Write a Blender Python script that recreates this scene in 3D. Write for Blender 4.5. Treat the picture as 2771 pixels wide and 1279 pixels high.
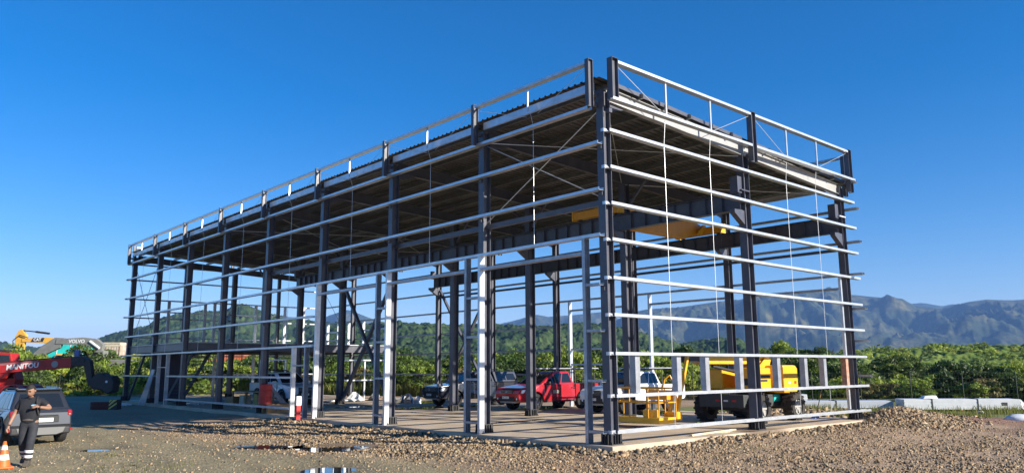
import bpy, bmesh, math, random
import numpy as np
from mathutils import Vector, Matrix, Euler, noise
S = bpy.context.scene
for o in list(bpy.data.objects): bpy.data.objects.remove(o)
R = math.radians
PI = math.pi
# ------------------------------------------------------------------ camera
CAM = Vector((-15.9121, -14.0609, 2.0))
cd = bpy.data.cameras.new('camera'); co = bpy.data.objects.new('camera', cd); S.collection.objects.link(co)
yaw, pitch, roll = -0.7279, 0.169, -0.0052
fw = Vector((-math.sin(yaw)*math.cos(pitch), math.cos(yaw)*math.cos(pitch), math.sin(pitch)))
rt = Vector((math.cos(yaw), math.sin(yaw), 0)); up = rt.cross(fw)
rt, up = math.cos(roll)*rt+math.sin(roll)*up, -math.sin(roll)*rt+math.cos(roll)*up
mm = Matrix((rt, up, -fw)).transposed().to_4x4(); mm.translation = CAM
co.matrix_world = mm
cd.sensor_width = 36; cd.sensor_fit = 'HORIZONTAL'; cd.lens = 36*2091.5/2771
cd.clip_start = 0.1; cd.clip_end = 40000
S.camera = co
S.render.resolution_x = 1024; S.render.resolution_y = 472
# ------------------------------------------------------------------ sky, sun, exposure
SUN_EL = R(22.5); sh = Vector((0.345, -0.939)).normalized()
sun_dir = Vector((sh.x*math.cos(SUN_EL), sh.y*math.cos(SUN_EL), math.sin(SUN_EL)))
w = bpy.data.worlds.new('World'); S.world = w; w.use_nodes = True
nt = w.node_tree; bgn = nt.nodes['Background']
sk = nt.nodes.new('ShaderNodeTexSky'); sk.sky_type = 'NISHITA'; sk.sun_disc = False
sk.sun_elevation = SUN_EL; sk.sun_rotation = math.atan2(sh.x, sh.y)
sk.altitude = 0; sk.air_density = 1.0; sk.dust_density = 0.1; sk.ozone_density = 4.0
hs_ = nt.nodes.new('ShaderNodeHueSaturation'); hs_.inputs['Saturation'].default_value = 1.4
nt.links.new(sk.outputs[0], hs_.inputs['Color']); tn_ = nt.nodes.new('ShaderNodeMix'); tn_.data_type = 'RGBA'; tn_.blend_type = 'MULTIPLY'; tn_.inputs[0].default_value = 1; tn_.inputs[7].default_value = (1.0, 0.86, 1.0, 1)
nt.links.new(hs_.outputs[0], tn_.inputs[6]); nt.links.new(tn_.outputs[2], bgn.inputs[0]); bgn.inputs[1].default_value = 0.084
ld = bpy.data.lights.new('sun', 'SUN'); ld.energy = 5.0; ld.angle = R(0.5); ld.color = (1.0, 0.93, 0.81)
lo = bpy.data.objects.new('sun', ld); S.collection.objects.link(lo)
lo.rotation_euler = (-sun_dir).to_track_quat('-Z', 'Y').to_euler(); lo.location = (0, 0, 60)
S.view_settings.view_transform = 'Standard'; S.view_settings.look = 'None'
S.view_settings.exposure = 0.95; S.view_settings.gamma = 1.0
S.render.engine = 'CYCLES'
try: S.cycles.volume_bounces = 1
except Exception: pass
# ------------------------------------------------------------------ materials
MATS = {}
def mat(name, col, rough=0.6, metal=0.0, var=0.0, vscale=6.0, bump=0.0, bscale=40.0, col2=None, spec=None, coat=0.0, emit=None, trans=0.0, alpha=None, ior=None, sub=0.0):
    if name in MATS: return MATS[name]
    m = bpy.data.materials.new(name); m.use_nodes = True
    t = m.node_tree; b = t.nodes['Principled BSDF']
    b.inputs['Base Color'].default_value = (*col, 1); b.inputs['Roughness'].default_value = rough
    b.inputs['Metallic'].default_value = metal
    if spec is not None: b.inputs['Specular IOR Level'].default_value = spec
    if coat: b.inputs['Coat Weight'].default_value = coat; b.inputs['Coat Roughness'].default_value = 0.06
    if trans: b.inputs['Transmission Weight'].default_value = trans
    if ior: b.inputs['IOR'].default_value = ior
    if var or col2:
        tc = t.nodes.new('ShaderNodeTexCoord'); n = t.nodes.new('ShaderNodeTexNoise'); n.inputs['Scale'].default_value = vscale; n.inputs['Detail'].default_value = 6; n.inputs['Roughness'].default_value = 0.65
        t.links.new(tc.outputs['Object'], n.inputs['Vector'])
        r = t.nodes.new('ShaderNodeValToRGB'); r.color_ramp.elements[0].position = 0.32; r.color_ramp.elements[1].position = 0.68
        c2 = col2 if col2 else tuple(min(1, c*(1+var)) for c in col)
        c1 = col if col2 else tuple(c*(1-var) for c in col)
        r.color_ramp.elements[0].color = (*c1, 1); r.color_ramp.elements[1].color = (*c2, 1)
        t.links.new(n.outputs['Fac'], r.inputs['Fac']); t.links.new(r.outputs['Color'], b.inputs['Base Color'])
    if bump:
        tc = t.nodes.new('ShaderNodeTexCoord'); n = t.nodes.new('ShaderNodeTexNoise'); n.inputs['Scale'].default_value = bscale; n.inputs['Detail'].default_value = 5
        t.links.new(tc.outputs['Object'], n.inputs['Vector'])
        bp = t.nodes.new('ShaderNodeBump'); bp.inputs['Strength'].default_value = bump; bp.inputs['Distance'].default_value = 0.02
        t.links.new(n.outputs['Fac'], bp.inputs['Height']); t.links.new(bp.outputs['Normal'], b.inputs['Normal'])
    MATS[name] = m
    return m
STEEL = mat('painted_steel', (0.062, 0.066, 0.090), 0.36, 0.0, 0, 2.2, col2=(0.105, 0.107, 0.125), bump=0.12, bscale=9)
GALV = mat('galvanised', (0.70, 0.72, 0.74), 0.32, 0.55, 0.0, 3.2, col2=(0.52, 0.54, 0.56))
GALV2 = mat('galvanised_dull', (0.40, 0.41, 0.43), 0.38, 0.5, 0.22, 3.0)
LIT_STEEL = mat('sunlit_steel', (0.36, 0.36, 0.35), 0.45, 0.0, 0.12, 2.0)  # frame steel for the gable rafters, sunlight put into the lighter colour
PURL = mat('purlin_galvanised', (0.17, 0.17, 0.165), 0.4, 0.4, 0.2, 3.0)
BLACK = mat('black_steel', (0.03, 0.03, 0.032), 0.55, 0, 0.2)
ROOFM = mat('roof_sheet_metal', (0.085, 0.085, 0.075), 0.38, 0.35, 0.3, 1.2)
RUST = mat('rusty_primer', (0.34, 0.13, 0.06), 0.8, 0, 0.35, 9, col2=(0.5, 0.33, 0.25))
YEL = mat('yellow_paint', (0.80, 0.42, 0.015), 0.38, 0, 0.06, 4, coat=0.3)
YELD = mat('crane_yellow', (0.72, 0.33, 0.012), 0.42, 0, 0.06, 4)
CATY = mat('machine_yellow', (0.75, 0.40, 0.06), 0.5, 0, 0.1, 2)
RED = mat('red_car_paint', (0.42, 0.012, 0.022), 0.28, 0.1, 0, coat=0.8)
MRED = mat('machine_red', (0.40, 0.022, 0.020), 0.45, 0, 0.1, 3)
DRED = mat('drum_red', (0.55, 0.035, 0.02), 0.5, 0, 0.2, 5)
WHITE = mat('white_car_paint', (0.75, 0.76, 0.78), 0.28, 0, 0, coat=0.8)
BLUEK = mat('dark_car_paint', (0.022, 0.026, 0.040), 0.25, 0.2, 0, coat=0.9)
GREYC = mat('grey_car_paint', (0.04, 0.042, 0.048), 0.28, 0.4, 0, coat=0.9)
GLASS = mat('tinted_glass', (0.012, 0.015, 0.018), 0.04, 0, spec=0.8)
PLAST = mat('black_plastic', (0.02, 0.02, 0.021), 0.6)
RUB = mat('tyre_rubber', (0.018, 0.018, 0.018), 0.85, 0, 0.3, 20, bump=0.4)
MUDR = mat('muddy_rubber', (0.035, 0.031, 0.027), 0.9, 0, 0.5, 6, bump=0.5)
CHROME = mat('chrome', (0.75, 0.76, 0.78), 0.12, 1.0)
ALLOY = mat('alloy', (0.42, 0.43, 0.45), 0.3, 0.9)
LAMP = mat('headlamp_lens', (0.75, 0.78, 0.80), 0.1, 0.2, spec=0.8)
TAIL = mat('tail_lamp', (0.30, 0.012, 0.018), 0.15, 0, spec=0.8, coat=0.6)
PLATE = mat('plate_white', (0.75, 0.75, 0.7), 0.5)
SKID = mat('grey_plastic', (0.30, 0.30, 0.29), 0.5)
WOOD = mat('timber', (0.36, 0.22, 0.10), 0.75, 0, 0.3, 12)
WHITEP = mat('white_sheet', (0.72, 0.73, 0.74), 0.45, 0, 0.08, 4)
CREAM = mat('cream_paint', (0.62, 0.52, 0.36), 0.7, 0, 0.25, 3)
ORNG = mat('cone_orange', (0.75, 0.14, 0.02), 0.55, 0, 0.1, 20)
REFL = mat('reflective_white', (0.75, 0.75, 0.73), 0.5)
TEAL = mat('teal_tarp', (0.03, 0.52, 0.45), 0.5, 0, 0.15, 2)
VOLG = mat('machine_grey', (0.20, 0.20, 0.18), 0.5, 0, 0.15, 3)
BLUET = mat('blue_box', (0.10, 0.17, 0.42), 0.5, 0, 0.1)
SIGNR = mat('red_mark', (0.55, 0.02, 0.02), 0.6)
# ------------------------------------------------------------------ mesh helpers
class MB:
    def __init__(s): s.v = []; s.f = []; s.m = []
    def add(s, vs, fs, m=0):
        n = len(s.v); s.v += [tuple(p) for p in vs]; s.f += [tuple(i+n for i in f) for f in fs]; s.m += [m]*len(fs); return s
    def box(s, c, d, rz=0.0, m=0, rot=None):
        c = Vector(c); M = Euler(rot).to_matrix() if rot else Matrix.Rotation(rz, 3, 'Z')
        vs = [c+M @ Vector((x*d[0]/2, y*d[1]/2, z*d[2]/2)) for x in (-1, 1) for y in (-1, 1) for z in (-1, 1)]
        return s.add(vs, [(0,1,3,2),(4,6,7,5),(0,4,5,1),(2,3,7,6),(0,2,6,4),(1,5,7,3)], m)
    def bb(s, a, b, m=0): return s.box([(p+q)/2 for p, q in zip(a, b)], [abs(q-p) for p, q in zip(a, b)], m=m)
    def hexa(s, p, m=0): return s.add(p, [(3,2,1,0),(4,5,6,7),(0,1,5,4),(1,2,6,5),(2,3,7,6),(3,0,4,7)], m)
    def ext(s, poly, o, u, v, wv, m=0):   # polygon in plane (o,u,v) extruded by wv
        o, u, v, wv = Vector(o), Vector(u), Vector(v), Vector(wv); n = len(poly)
        a = [o+u*p[0]+v*p[1] for p in poly]; b = [p+wv for p in a]
        if u.cross(v).dot(wv) < 0: a, b = b, a
        return s.add(a+b, [tuple(range(n-1, -1, -1)), tuple(range(n, 2*n))]+[(i, (i+1) % n, n+(i+1) % n, n+i) for i in range(n)], m)
    def beam(s, a, b, poly, upv=(0, 0, 1), m=0):
        a, b = Vector(a), Vector(b); d = (b-a); dn = d.normalized(); side = Vector(upv).cross(dn)
        if side.length < 1e-5: side = Vector((1, 0, 0)).cross(dn)
        side.normalize(); u2 = dn.cross(side)
        return s.ext(poly, a, side, u2, d, m)
    def cyl(s, a, b, r, r2=None, n=10, m=0, caps=True):
        a, b = Vector(a), Vector(b); r2 = r if r2 is None else r2; d = (b-a).normalized()
        q = d.orthogonal().normalized(); p = d.cross(q)
        A = [a+(q*math.cos(2*PI*i/n)+p*math.sin(2*PI*i/n))*r for i in range(n)]
        B = [b+(q*math.cos(2*PI*i/n)+p*math.sin(2*PI*i/n))*r2 for i in range(n)]
        fs = [(i, (i+1) % n, n+(i+1) % n, n+i) for i in range(n)]
        if caps: fs += [tuple(range(n-1, -1, -1)), tuple(range(n, 2*n))]
        return s.add(A+B, fs, m)
    def lathe(s, prof, o, ax, n=20, m=0, closed=False):  # prof: (r, h) along ax
        o, ax = Vector(o), Vector(ax).normalized(); q = ax.orthogonal().normalized(); p = ax.cross(q); k = len(prof)
        vs = [o+ax*h+(q*math.cos(2*PI*i/n)+p*math.sin(2*PI*i/n))*r for i in range(n) for r, h in prof]
        fs = [(i*k+j, ((i+1) % n)*k+j, ((i+1) % n)*k+j+1, i*k+j+1) for i in range(n) for j in range(k-1)]
        if closed: fs += [(i*k+k-1, ((i+1) % n)*k+k-1, ((i+1) % n)*k, i*k) for i in range(n)]
        return s.add(vs, fs, m)
    def tube(s, pts, r, n=6, m=0):
        for a, b in zip(pts[:-1], pts[1:]): s.cyl(a, b, r, n=n, m=m)
        return s
def I_(h, b, tf=0.016, tw=0.010):
    x, y = b/2, h/2; t = tw/2
    return [(-x, -y), (x, -y), (x, -y+tf), (t, -y+tf), (t, y-tf), (x, y-tf), (x, y), (-x, y), (-x, y-tf), (-t, y-tf), (-t, -y+tf), (-x, -y+tf)]
def C_(wd, h, t=0.008): # web down, flanges up, width wd (sideways), height h
    x = wd/2; return [(-x, 0), (x, 0), (x, h), (x-t, h), (x-t, t), (-x+t, t), (-x+t, h), (-x, h)]
def rect(a, b): return [(-a/2, -b/2), (a/2, -b/2), (a/2, b/2), (-a/2, b/2)]
COL = S.collection
def mesh_of(name, mb, mats, smooth=False):
    me = bpy.data.meshes.new(name); me.from_pydata([tuple(v) for v in mb.v], [], mb.f)
    for m in (mats if isinstance(mats, (list, tuple)) else [mats]): me.materials.append(m)
    if max(mb.m, default=0): me.polygons.foreach_set('material_index', mb.m)
    if smooth: me.polygons.foreach_set('use_smooth', [True]*len(me.polygons))
    me.update(); return me
def obj(name, mb, mats, parent=None, bevel=0, smooth=False, me=None, seg=2):
    me = me or mesh_of(name, mb, mats, smooth)
    o = bpy.data.objects.new(name, me); COL.objects.link(o)
    if parent: o.parent = parent
    if bevel:
        b = o.modifiers.new('bevel', 'BEVEL'); b.width = bevel; b.segments = seg; b.limit_method = 'ANGLE'; b.angle_limit = R(35); b.harden_normals = False
        if smooth is False and seg > 1:
            pass
    return o
def tag(o, label, cat, group=None):
    o['label'] = label; o['category'] = cat
    if group: o['group'] = group
    return o
def thing(name, label, cat, loc=(0, 0, 0), rz=0, group=None):
    o = bpy.data.objects.new(name, None); COL.objects.link(o); o.location = loc; o.rotation_euler = (0, 0, rz)
    o.empty_display_size = 0.2
    return tag(o, label, cat, group)
def struct(o): o['kind'] = 'structure'; return o
def copy_tree(o, parent=None):
    c = o.copy(); COL.objects.link(c)
    if parent: c.parent = parent
    for ch in o.children: copy_tree(ch, c)
    return c
_fonts = {}
def text_mb(txt, size, depth=0.01, shear=0.0, bold=0.0, space=1.0):
    cu = bpy.data.curves.new('lettering', 'FONT'); cu.body = txt; cu.size = size; cu.extrude = depth; cu.shear = shear; cu.offset = bold; cu.space_character = space
    cu.align_x = 'CENTER'; cu.align_y = 'CENTER'; cu.resolution_u = 3
    o = bpy.data.objects.new('lettering', cu); COL.objects.link(o); dg = bpy.context.evaluated_depsgraph_get()
    me = bpy.data.meshes.new_from_object(o.evaluated_get(dg)); me.materials.clear()
    bpy.data.objects.remove(o); return me
def text_obj(name, txt, size, material, parent, origin, xdir, ydir, **k):
    me = text_mb(txt, size, **k); me.materials.append(material); me.name = name
    o = bpy.data.objects.new(name, me); COL.objects.link(o); o.parent = parent
    x = Vector(xdir).normalized(); y = Vector(ydir).normalized(); z = x.cross(y)
    M = Matrix((x, y, z)).transposed().to_4x4(); M.translation = Vector(origin); o.matrix_local = M
    return o
def fbm(x, y, s=1.0, o=4, z=0.0):
    return noise.fractal(Vector((x*s, y*s, z)), 1.0, 2.0, o)
def npmesh(name, V, F, mats, parent=None, smooth=False, midx=None):
    me = bpy.data.meshes.new(name); nv, nf, k = len(V), len(F), F.shape[1]
    me.vertices.add(nv); me.vertices.foreach_set('co', np.asarray(V, np.float32).ravel())
    me.loops.add(nf*k); me.loops.foreach_set('vertex_index', np.asarray(F, np.int32).ravel())
    me.polygons.add(nf); me.polygons.foreach_set('loop_start', np.arange(0, nf*k, k, dtype=np.int32))
    try: me.polygons.foreach_set('loop_total', np.full(nf, k, np.int32))
    except Exception: pass
    for m in (mats if isinstance(mats, (list, tuple)) else [mats]): me.materials.append(m)
    if midx is not None: me.polygons.foreach_set('material_index', np.asarray(midx, np.int32))
    if smooth: me.polygons.foreach_set('use_smooth', np.ones(nf, bool))
    me.update(calc_edges=True)
    o = bpy.data.objects.new(name, me); COL.objects.link(o)
    if parent: o.parent = parent
    return o
# ------------------------------------------------------------------ ground
def _h(ix, iy, seed):
    n = (ix.astype(np.int64)*374761393 + iy.astype(np.int64)*668265263 + seed*1442695041) & 0xffffffff
    n = ((n ^ (n >> 13))*1274126177) & 0xffffffff
    return ((n ^ (n >> 16)) & 0xffff)/65535.0
def vn(x, y, seed=0):
    ix = np.floor(x); iy = np.floor(y); fx = x-ix; fy = y-iy; ux = fx*fx*(3-2*fx); uy = fy*fy*(3-2*fy)
    a = _h(ix, iy, seed); b = _h(ix+1, iy, seed); c = _h(ix, iy+1, seed); d = _h(ix+1, iy+1, seed)
    return (a*(1-ux)+b*ux)*(1-uy)+(c*(1-ux)+d*ux)*uy
def nf(x, y, s, o=4, seed=0):
    x = np.asarray(x, float)*s; y = np.asarray(y, float)*s; t = 0; a = 1; k = 0
    for i in range(o): t = t+a*(vn(x, y, seed+i*7)-0.5); k += a; a *= 0.5; x = x*2.03+11.3; y = y*2.03+5.7
    return t/k*2
def ss(a, b, x): t = np.clip((x-a)/(b-a), 0, 1); return t*t*(3-2*t)
PUD = [(-4.15, 6.6, 1.1, 0.95, 2.35), (-7.1, 2.2, 0.55, 0.62, 2.3), (-9.6, 11.0, 0.45, 0.3, 2.3), (-5.6, 8.4, 0.9, 0.5, 2.3)]
SX0, SX1, SY0, SY1 = -0.32, 14.95, -0.42, 44.2
def gz(x, y):
    x = np.asarray(x, float); y = np.asarray(y, float)
    z = -0.22 + 0.05*nf(x, y, 0.25, 3, 3) + 0.05*nf(x, y, 1.1, 3, 9)*ss(45, 15, np.hypot(x, y))
    dx = np.maximum(np.maximum(SX0-x, x-SX1), 0); dy = np.maximum(np.maximum(SY0-y, y-SY1), 0); d = np.hypot(dx, dy)
    z = z + 0.10*np.exp(-(d/1.3)**2)*(0.7+0.6*nf(x, y, .5, 2, 5))
    z = z + 0.12*np.exp(-((x+3.4+0.5*nf(x*0, y, .3, 2, 8))/0.8)**2)*ss(-2, 2, y)*ss(19, 14, y)
    def ga(cx, cy, sx, sy, an, h):
        c, s = math.cos(an), math.sin(an); u = (x-cx)*c+(y-cy)*s; v = -(x-cx)*s+(y-cy)*c
        return h*np.exp(-(u/sx)**2-(v/sy)**2)
    z = z + ga(16.2, -0.9, 1.7, 1.1, -0.35, 0.52)*(1+0.25*nf(x, y, 1.5, 3, 2)) + ga(18.6, -2.6, 2.0, 0.8, -0.75, 0.22) + ga(10.0, -2.4, 5.0, 1.4, 0.0, 0.10)
    for cx, cy, a, b, an in PUD: z = np.where(ga(cx, cy, a*1.6, b*1.6, an, 1) > 0.02, z*(1-ga(cx, cy, a*1.6, b*1.8, an, 1)) + (-0.275)*ga(cx, cy, a*1.6, b*1.8, an, 1), z)
    inside = (x > SX0) & (x < SX1) & (y > SY0) & (y < SY1)
    z = np.where(inside, -0.16, z)
    far = np.hypot(x-5, y-15); z = z - 0.8*ss(60, 400, far)
    return z
def axis(lo, hi, st, far):
    a = list(np.arange(lo, hi, st)); s = st
    L = []; p = lo
    while p > -far: s *= 1.28; p -= s; L.append(p)
    s = st; p = a[-1]; U = []
    while p < far: s *= 1.28; p += s; U.append(p)
    return np.array(L[::-1]+a+U)
gx = axis(-19, 33, 0.2, 11500); gy = axis(-14, 26, 0.2, 11500)
X, Y = np.meshgrid(gx, gy); Z = gz(X, Y)
nx, ny = len(gx), len(gy)
idx = np.arange(nx*ny).reshape(ny, nx)
F = np.stack([idx[:-1, :-1], idx[:-1, 1:], idx[1:, 1:], idx[1:, :-1]], -1).reshape(-1, 4)
gm = bpy.data.materials.new('gravel_ground'); gm.use_nodes = True; t = gm.node_tree; pb = t.nodes['Principled BSDF']
at = t.nodes.new('ShaderNodeAttribute'); at.attribute_name = 'tint'
tc = t.nodes.new('ShaderNodeTexCoord')
n1 = t.nodes.new('ShaderNodeTexNoise'); n1.inputs['Scale'].default_value = 9; n1.inputs['Detail'].default_value = 8; n1.inputs['Roughness'].default_value = 0.75
v1 = t.nodes.new('ShaderNodeTexVoronoi'); v1.inputs['Scale'].default_value = 16
mr = t.nodes.new('ShaderNodeMapRange'); mr.inputs[1].default_value = 0.25; mr.inputs[2].default_value = 0.75; mr.inputs[3].default_value = 0.55; mr.inputs[4].default_value = 1.45
mx = t.nodes.new('ShaderNodeMix'); mx.data_type = 'RGBA'; mx.blend_type = 'MULTIPLY'; mx.inputs[0].default_value = 1
mx2 = t.nodes.new('ShaderNodeMix'); mx2.data_type = 'RGBA'; mx2.blend_type = 'MULTIPLY'; mx2.inputs[0].default_value = 0.45
for n in (n1, v1): t.links.new(tc.outputs['Object'], n.inputs['Vector'])
t.links.new(n1.outputs['Fac'], mr.inputs[0]); t.links.new(at.outputs['Color'], mx.inputs[6]); t.links.new(mr.outputs[0], mx.inputs[7])
bw = t.nodes.new('ShaderNodeRGBToBW'); t.links.new(v1.outputs['Color'], bw.inputs[0]); t.links.new(mx.outputs[2], mx2.inputs[6]); t.links.new(bw.outputs[0], mx2.inputs[7]); t.links.new(mx2.outputs[2], pb.inputs['Base Color'])
bp = t.nodes.new('ShaderNodeBump'); bp.inputs['Strength'].default_value = 0.7; bp.inputs['Distance'].default_value = 0.03
t.links.new(v1.outputs['Distance'], bp.inputs['Height']); t.links.new(bp.outputs['Normal'], pb.inputs['Normal'])
pb.inputs['Roughness'].default_value = 0.9
V = np.stack([X, Y, Z], -1).reshape(-1, 3)
ground = struct(npmesh('ground', V, F, gm, smooth=True))
gravel_c = np.array((0.46, 0.315, 0.19)); packed = np.array((0.34, 0.275, 0.145)); brown = np.array((0.30, 0.165, 0.105)); green = np.array((0.20, 0.22, 0.05)); greyish = np.array((0.22, 0.19, 0.14))
def zone(x, y):
    pk = ss(-4.5, -7.5, x+0.9*nf(x, y, .4, 3, 21)+0.25*(y-6)*(y < 6))[..., None]
    c = gravel_c*(1-pk)+packed*pk
    dirt = (ss(0.05, 0.35, nf(x, y, .22, 3, 31))*0.6*(1-pk[..., 0]))[..., None]; c = c*(1-dirt)+np.array((0.32, 0.175, 0.10))*dirt
    # bare brown earth to the right of the mound
    br = (ss(0.0, 1.2, (x-17.5)+0.6*(y+3)+1.5*nf(x, y, .35, 3, 41))*ss(4.5, 2.5, y-0.45*(x-18)*0+0*x))[..., None]
    c = c*(1-br)+brown*br
    gr = ss(20.6, 21.8, x+0.8*(y+1)+1.2*nf(x, y, .6, 3, 51))[..., None]*ss(16, 15, np.abs(y+2))[..., None]
    c = c*(1-gr)+green*gr
    far = ss(0, 2, x*0.86+y*0.5-41)[..., None]; far = np.maximum(far, ss(60, 70, y)[..., None]); c = c*(1-far)+np.array((0.06, 0.085, 0.022))*far
    for xo, wd_ in ((-7.9, .22), (-9.5, .22), (-6.3, .16), (-11.0, .16)):
        rut = np.exp(-((x-xo-0.12*(y-5)-0.5*nf(x*0+xo, y, .12, 2, 88))/wd_)**2)*ss(-8, 0, y)*ss(40, 20, y)*(0.5+0.5*nf(x, y, .5, 2, 99)); c = c*(1-0.38*np.clip(rut, 0, 1)[..., None])
    for cx, cy, a, b, an in PUD:
        cc, s_ = math.cos(an), math.sin(an); u = (x-cx)*cc+(y-cy)*s_; v = -(x-cx)*s_+(y-cy)*cc
        wv = (0.55*np.exp(-(u/(a*1.8))**2-(v/(b*2.0))**2))[..., None]; c = c*(1-wv)
    return c
tint = zone(X, Y).reshape(-1, 3)
ca = ground.data.color_attributes.new('tint', 'FLOAT_COLOR', 'POINT'); ca.data.foreach_set('color', np.concatenate([tint, np.ones((len(tint), 1))], 1).astype(np.float32).ravel())
# puddles: level water that meets the dipping ground
WAT = mat('puddle_water', (0.035, 0.028, 0.018), 0.03, 0, spec=0.9)
for cx, cy, a, b, an in PUD:
    mb = MB(); n = 40; pts = [(0, 0, 0)]
    for i in range(n):
        th = 2*PI*i/n; k = 1.45+0.2*math.sin(3*th+cx)+0.15*math.sin(7*th)
        u, v = a*k*math.cos(th), b*k*math.sin(th); pts.append((cx+u*math.cos(an)-v*math.sin(an), cy+u*math.sin(an)+v*math.cos(an), -0.252))
    pts[0] = (cx, cy, -0.252)
    mb.add(pts, [(0, 1+i, 1+(i+1) % n) for i in range(n)]); struct(obj('puddle', mb, WAT))
# ------------------------------------------------------------------ concrete slab with water films
cm = bpy.data.materials.new('slab_concrete'); cm.use_nodes = True; t = cm.node_tree; pb = t.nodes['Principled BSDF']
tc = t.nodes.new('ShaderNodeTexCoord'); n1 = t.nodes.new('ShaderNodeTexNoise'); n1.inputs['Scale'].default_value = 0.55; n1.inputs['Detail'].default_value = 7; n1.inputs['Roughness'].default_value = 0.6
n2 = t.nodes.new('ShaderNodeTexNoise'); n2.inputs['Scale'].default_value = 0.22; n2.inputs['Detail'].default_value = 4
for n in (n1, n2): t.links.new(tc.outputs['Object'], n.inputs['Vector'])
r1 = t.nodes.new('ShaderNodeValToRGB'); r1.color_ramp.elements[0].color = (0.40, 0.30, 0.205, 1); r1.color_ramp.elements[1].color = (0.58, 0.47, 0.34, 1); r1.color_ramp.elements[0].position = .3; r1.color_ramp.elements[1].position = .65
t.links.new(n1.outputs['Fac'], r1.inputs['Fac'])
r2 = t.nodes.new('ShaderNodeValToRGB'); r2.color_ramp.elements[0].position = .56; r2.color_ramp.elements[1].position = .66
t.links.new(n2.outputs['Fac'], r2.inputs['Fac'])
mx = t.nodes.new('ShaderNodeMix'); mx.data_type = 'RGBA'; t.links.new(r2.outputs['Color'], mx.inputs[0]); t.links.new(r1.outputs['Color'], mx.inputs[6]); mx.inputs[7].default_value = (0.22, 0.165, 0.115, 1)
m3 = t.nodes.new('ShaderNodeMapRange'); t.links.new(r2.outputs['Color'], m3.inputs[0]); m3.inputs[3].default_value = 0.75; m3.inputs[4].default_value = 0.22
t.links.new(mx.outputs[2], pb.inputs['Base Color']); t.links.new(m3.outputs[0], pb.inputs['Roughness'])
slabs = []
for i in range(8):     # cast in bays with joints
    mb = MB(); y0 = SY0 if i == 0 else 5.33+5.49*(i-1); y1 = SY1 if i == 7 else 5.33+5.49*i
    for x0, x1 in ((SX0, 7.45), (7.45, SX1)):
        mb.bb((x0+0.006, y0+0.006, -0.4), (x1-0.006, y1-0.006, 0.0))
    slabs.append(mb)
sl = MB(); sl.bb((SX0-0.01, SY0-0.01, -0.45), (SX1+0.01, SY1+0.01, -0.02)); slab = struct(obj('concrete_slab', sl, cm))
for mb in slabs: obj('slab_bay', mb, cm, slab, bevel=0.012, seg=1)
FILM = mat('water_film', (0.05, 0.042, 0.032), 0.02, 0, spec=0.9)
random.seed(4)
for cx, cy, a, b in ((4.1, 8.6, 1.5, .38), (9.5, 20.0, 3.2, 1.2), (12.2, 26.0, 2.3, 1.6), (6.2, 23.5, 1.3, .5), (12.6, 15.6, 1.4, 1.5), (5.6, 0.15, .5, .16), (9.0, 2.6, 1.6, .7), (3.0, 27.0, 2.0, .8), (12.4, 8.5, 1.8, 1.0)):
    mb = MB(); n = 44; pts = [(cx, cy, .004)]; p1, p2, p3 = [random.uniform(0, 6) for _ in range(3)]
    for i in range(n):
        th = 2*PI*i/n; k = 1+0.18*math.sin(2*th+p1)+0.14*math.sin(5*th+p2)+0.07*math.sin(11*th+p3); pts.append((cx+a*k*math.cos(th), cy+b*k*math.sin(th), .004))
    mb.add(pts, [(0, 1+i, 1+(i+1) % n) for i in range(n)]); struct(obj('puddle', mb, FILM))
# puddle on the ground behind the building
# ------------------------------------------------------------------ gravel: real stones, one uncountable mass
rng = np.random.default_rng(7)
def stones(n, fx, smin, smax, seed, keep=None):
    r = np.random.default_rng(seed); P = fx(r, n)
    if keep is not None: P = P[keep(P[:, 0], P[:, 1], r)]
    n = len(P); sz = smin*(smax/smin)**(r.random(n)**2.6)
    base = np.array([(x, y, z) for x in (-1, 1) for y in (-1, 1) for z in (-1, 1)], float)*0.5
    jit = 1+0.55*(r.random((n, 8, 3))-0.5)*1.3
    v = base[None]*jit; v = v*np.stack([0.8+0.9*r.random(n), 0.7+0.6*r.random(n), 0.45+0.45*r.random(n)], -1)[:, None]*sz[:, None, None]
    q = r.normal(size=(n, 4)); q[:, 0] += 0.5; q /= np.linalg.norm(q, axis=1)[:, None]; a, b, c, d = q.T
    M = np.stack([1-2*(c*c+d*d), 2*(b*c-a*d), 2*(b*d+a*c), 2*(b*c+a*d), 1-2*(b*b+d*d), 2*(c*d-a*b), 2*(b*d-a*c), 2*(c*d+a*b), 1-2*(b*b+c*c)], -1).reshape(n, 3, 3)
    v = np.einsum('nij,nkj->nki', M, v)
    z = gz(P[:, 0], P[:, 1])+sz*0.12
    v = v+np.stack([P[:, 0], P[:, 1], z], -1)[:, None]
    quads = np.array([(0,1,3,2),(4,6,7,5),(0,4,5,1),(2,3,7,6),(0,2,6,4),(1,5,7,3)])
    f = (quads[None]+8*np.arange(n)[:, None, None]).reshape(-1, 4)
    k = 0.5+0.6*r.random(n); pal = np.array([(0.46, 0.34, 0.215), (0.50, 0.39, 0.265), (0.36, 0.26, 0.165), (0.40, 0.34, 0.24), (0.20, 0.165, 0.125), (0.52, 0.44, 0.33)])
    c = pal[r.integers(0, 6, n)]*np.array((.82, .75, .66))*k[:, None]*(np.array((1.15, 1.22, 1.3)) if seed == 12 else 1)
    return v.reshape(-1, 3), f, np.repeat(c, 8, 0)
def inslab(x, y): return (x > SX0-.05) & (x < SX1+.05) & (y > SY0-.05) & (y < SY1)
def inpud(x, y):
    r_ = np.zeros(len(x), bool)
    for cx, cy, a, b, an in PUD:
        c, s_ = math.cos(an), math.sin(an); u = (x-cx)*c+(y-cy)*s_; v = -(x-cx)*s_+(y-cy)*c; r_ |= (u/a/1.25)**2+(v/b/1.25)**2 < 1
    return r_
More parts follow.
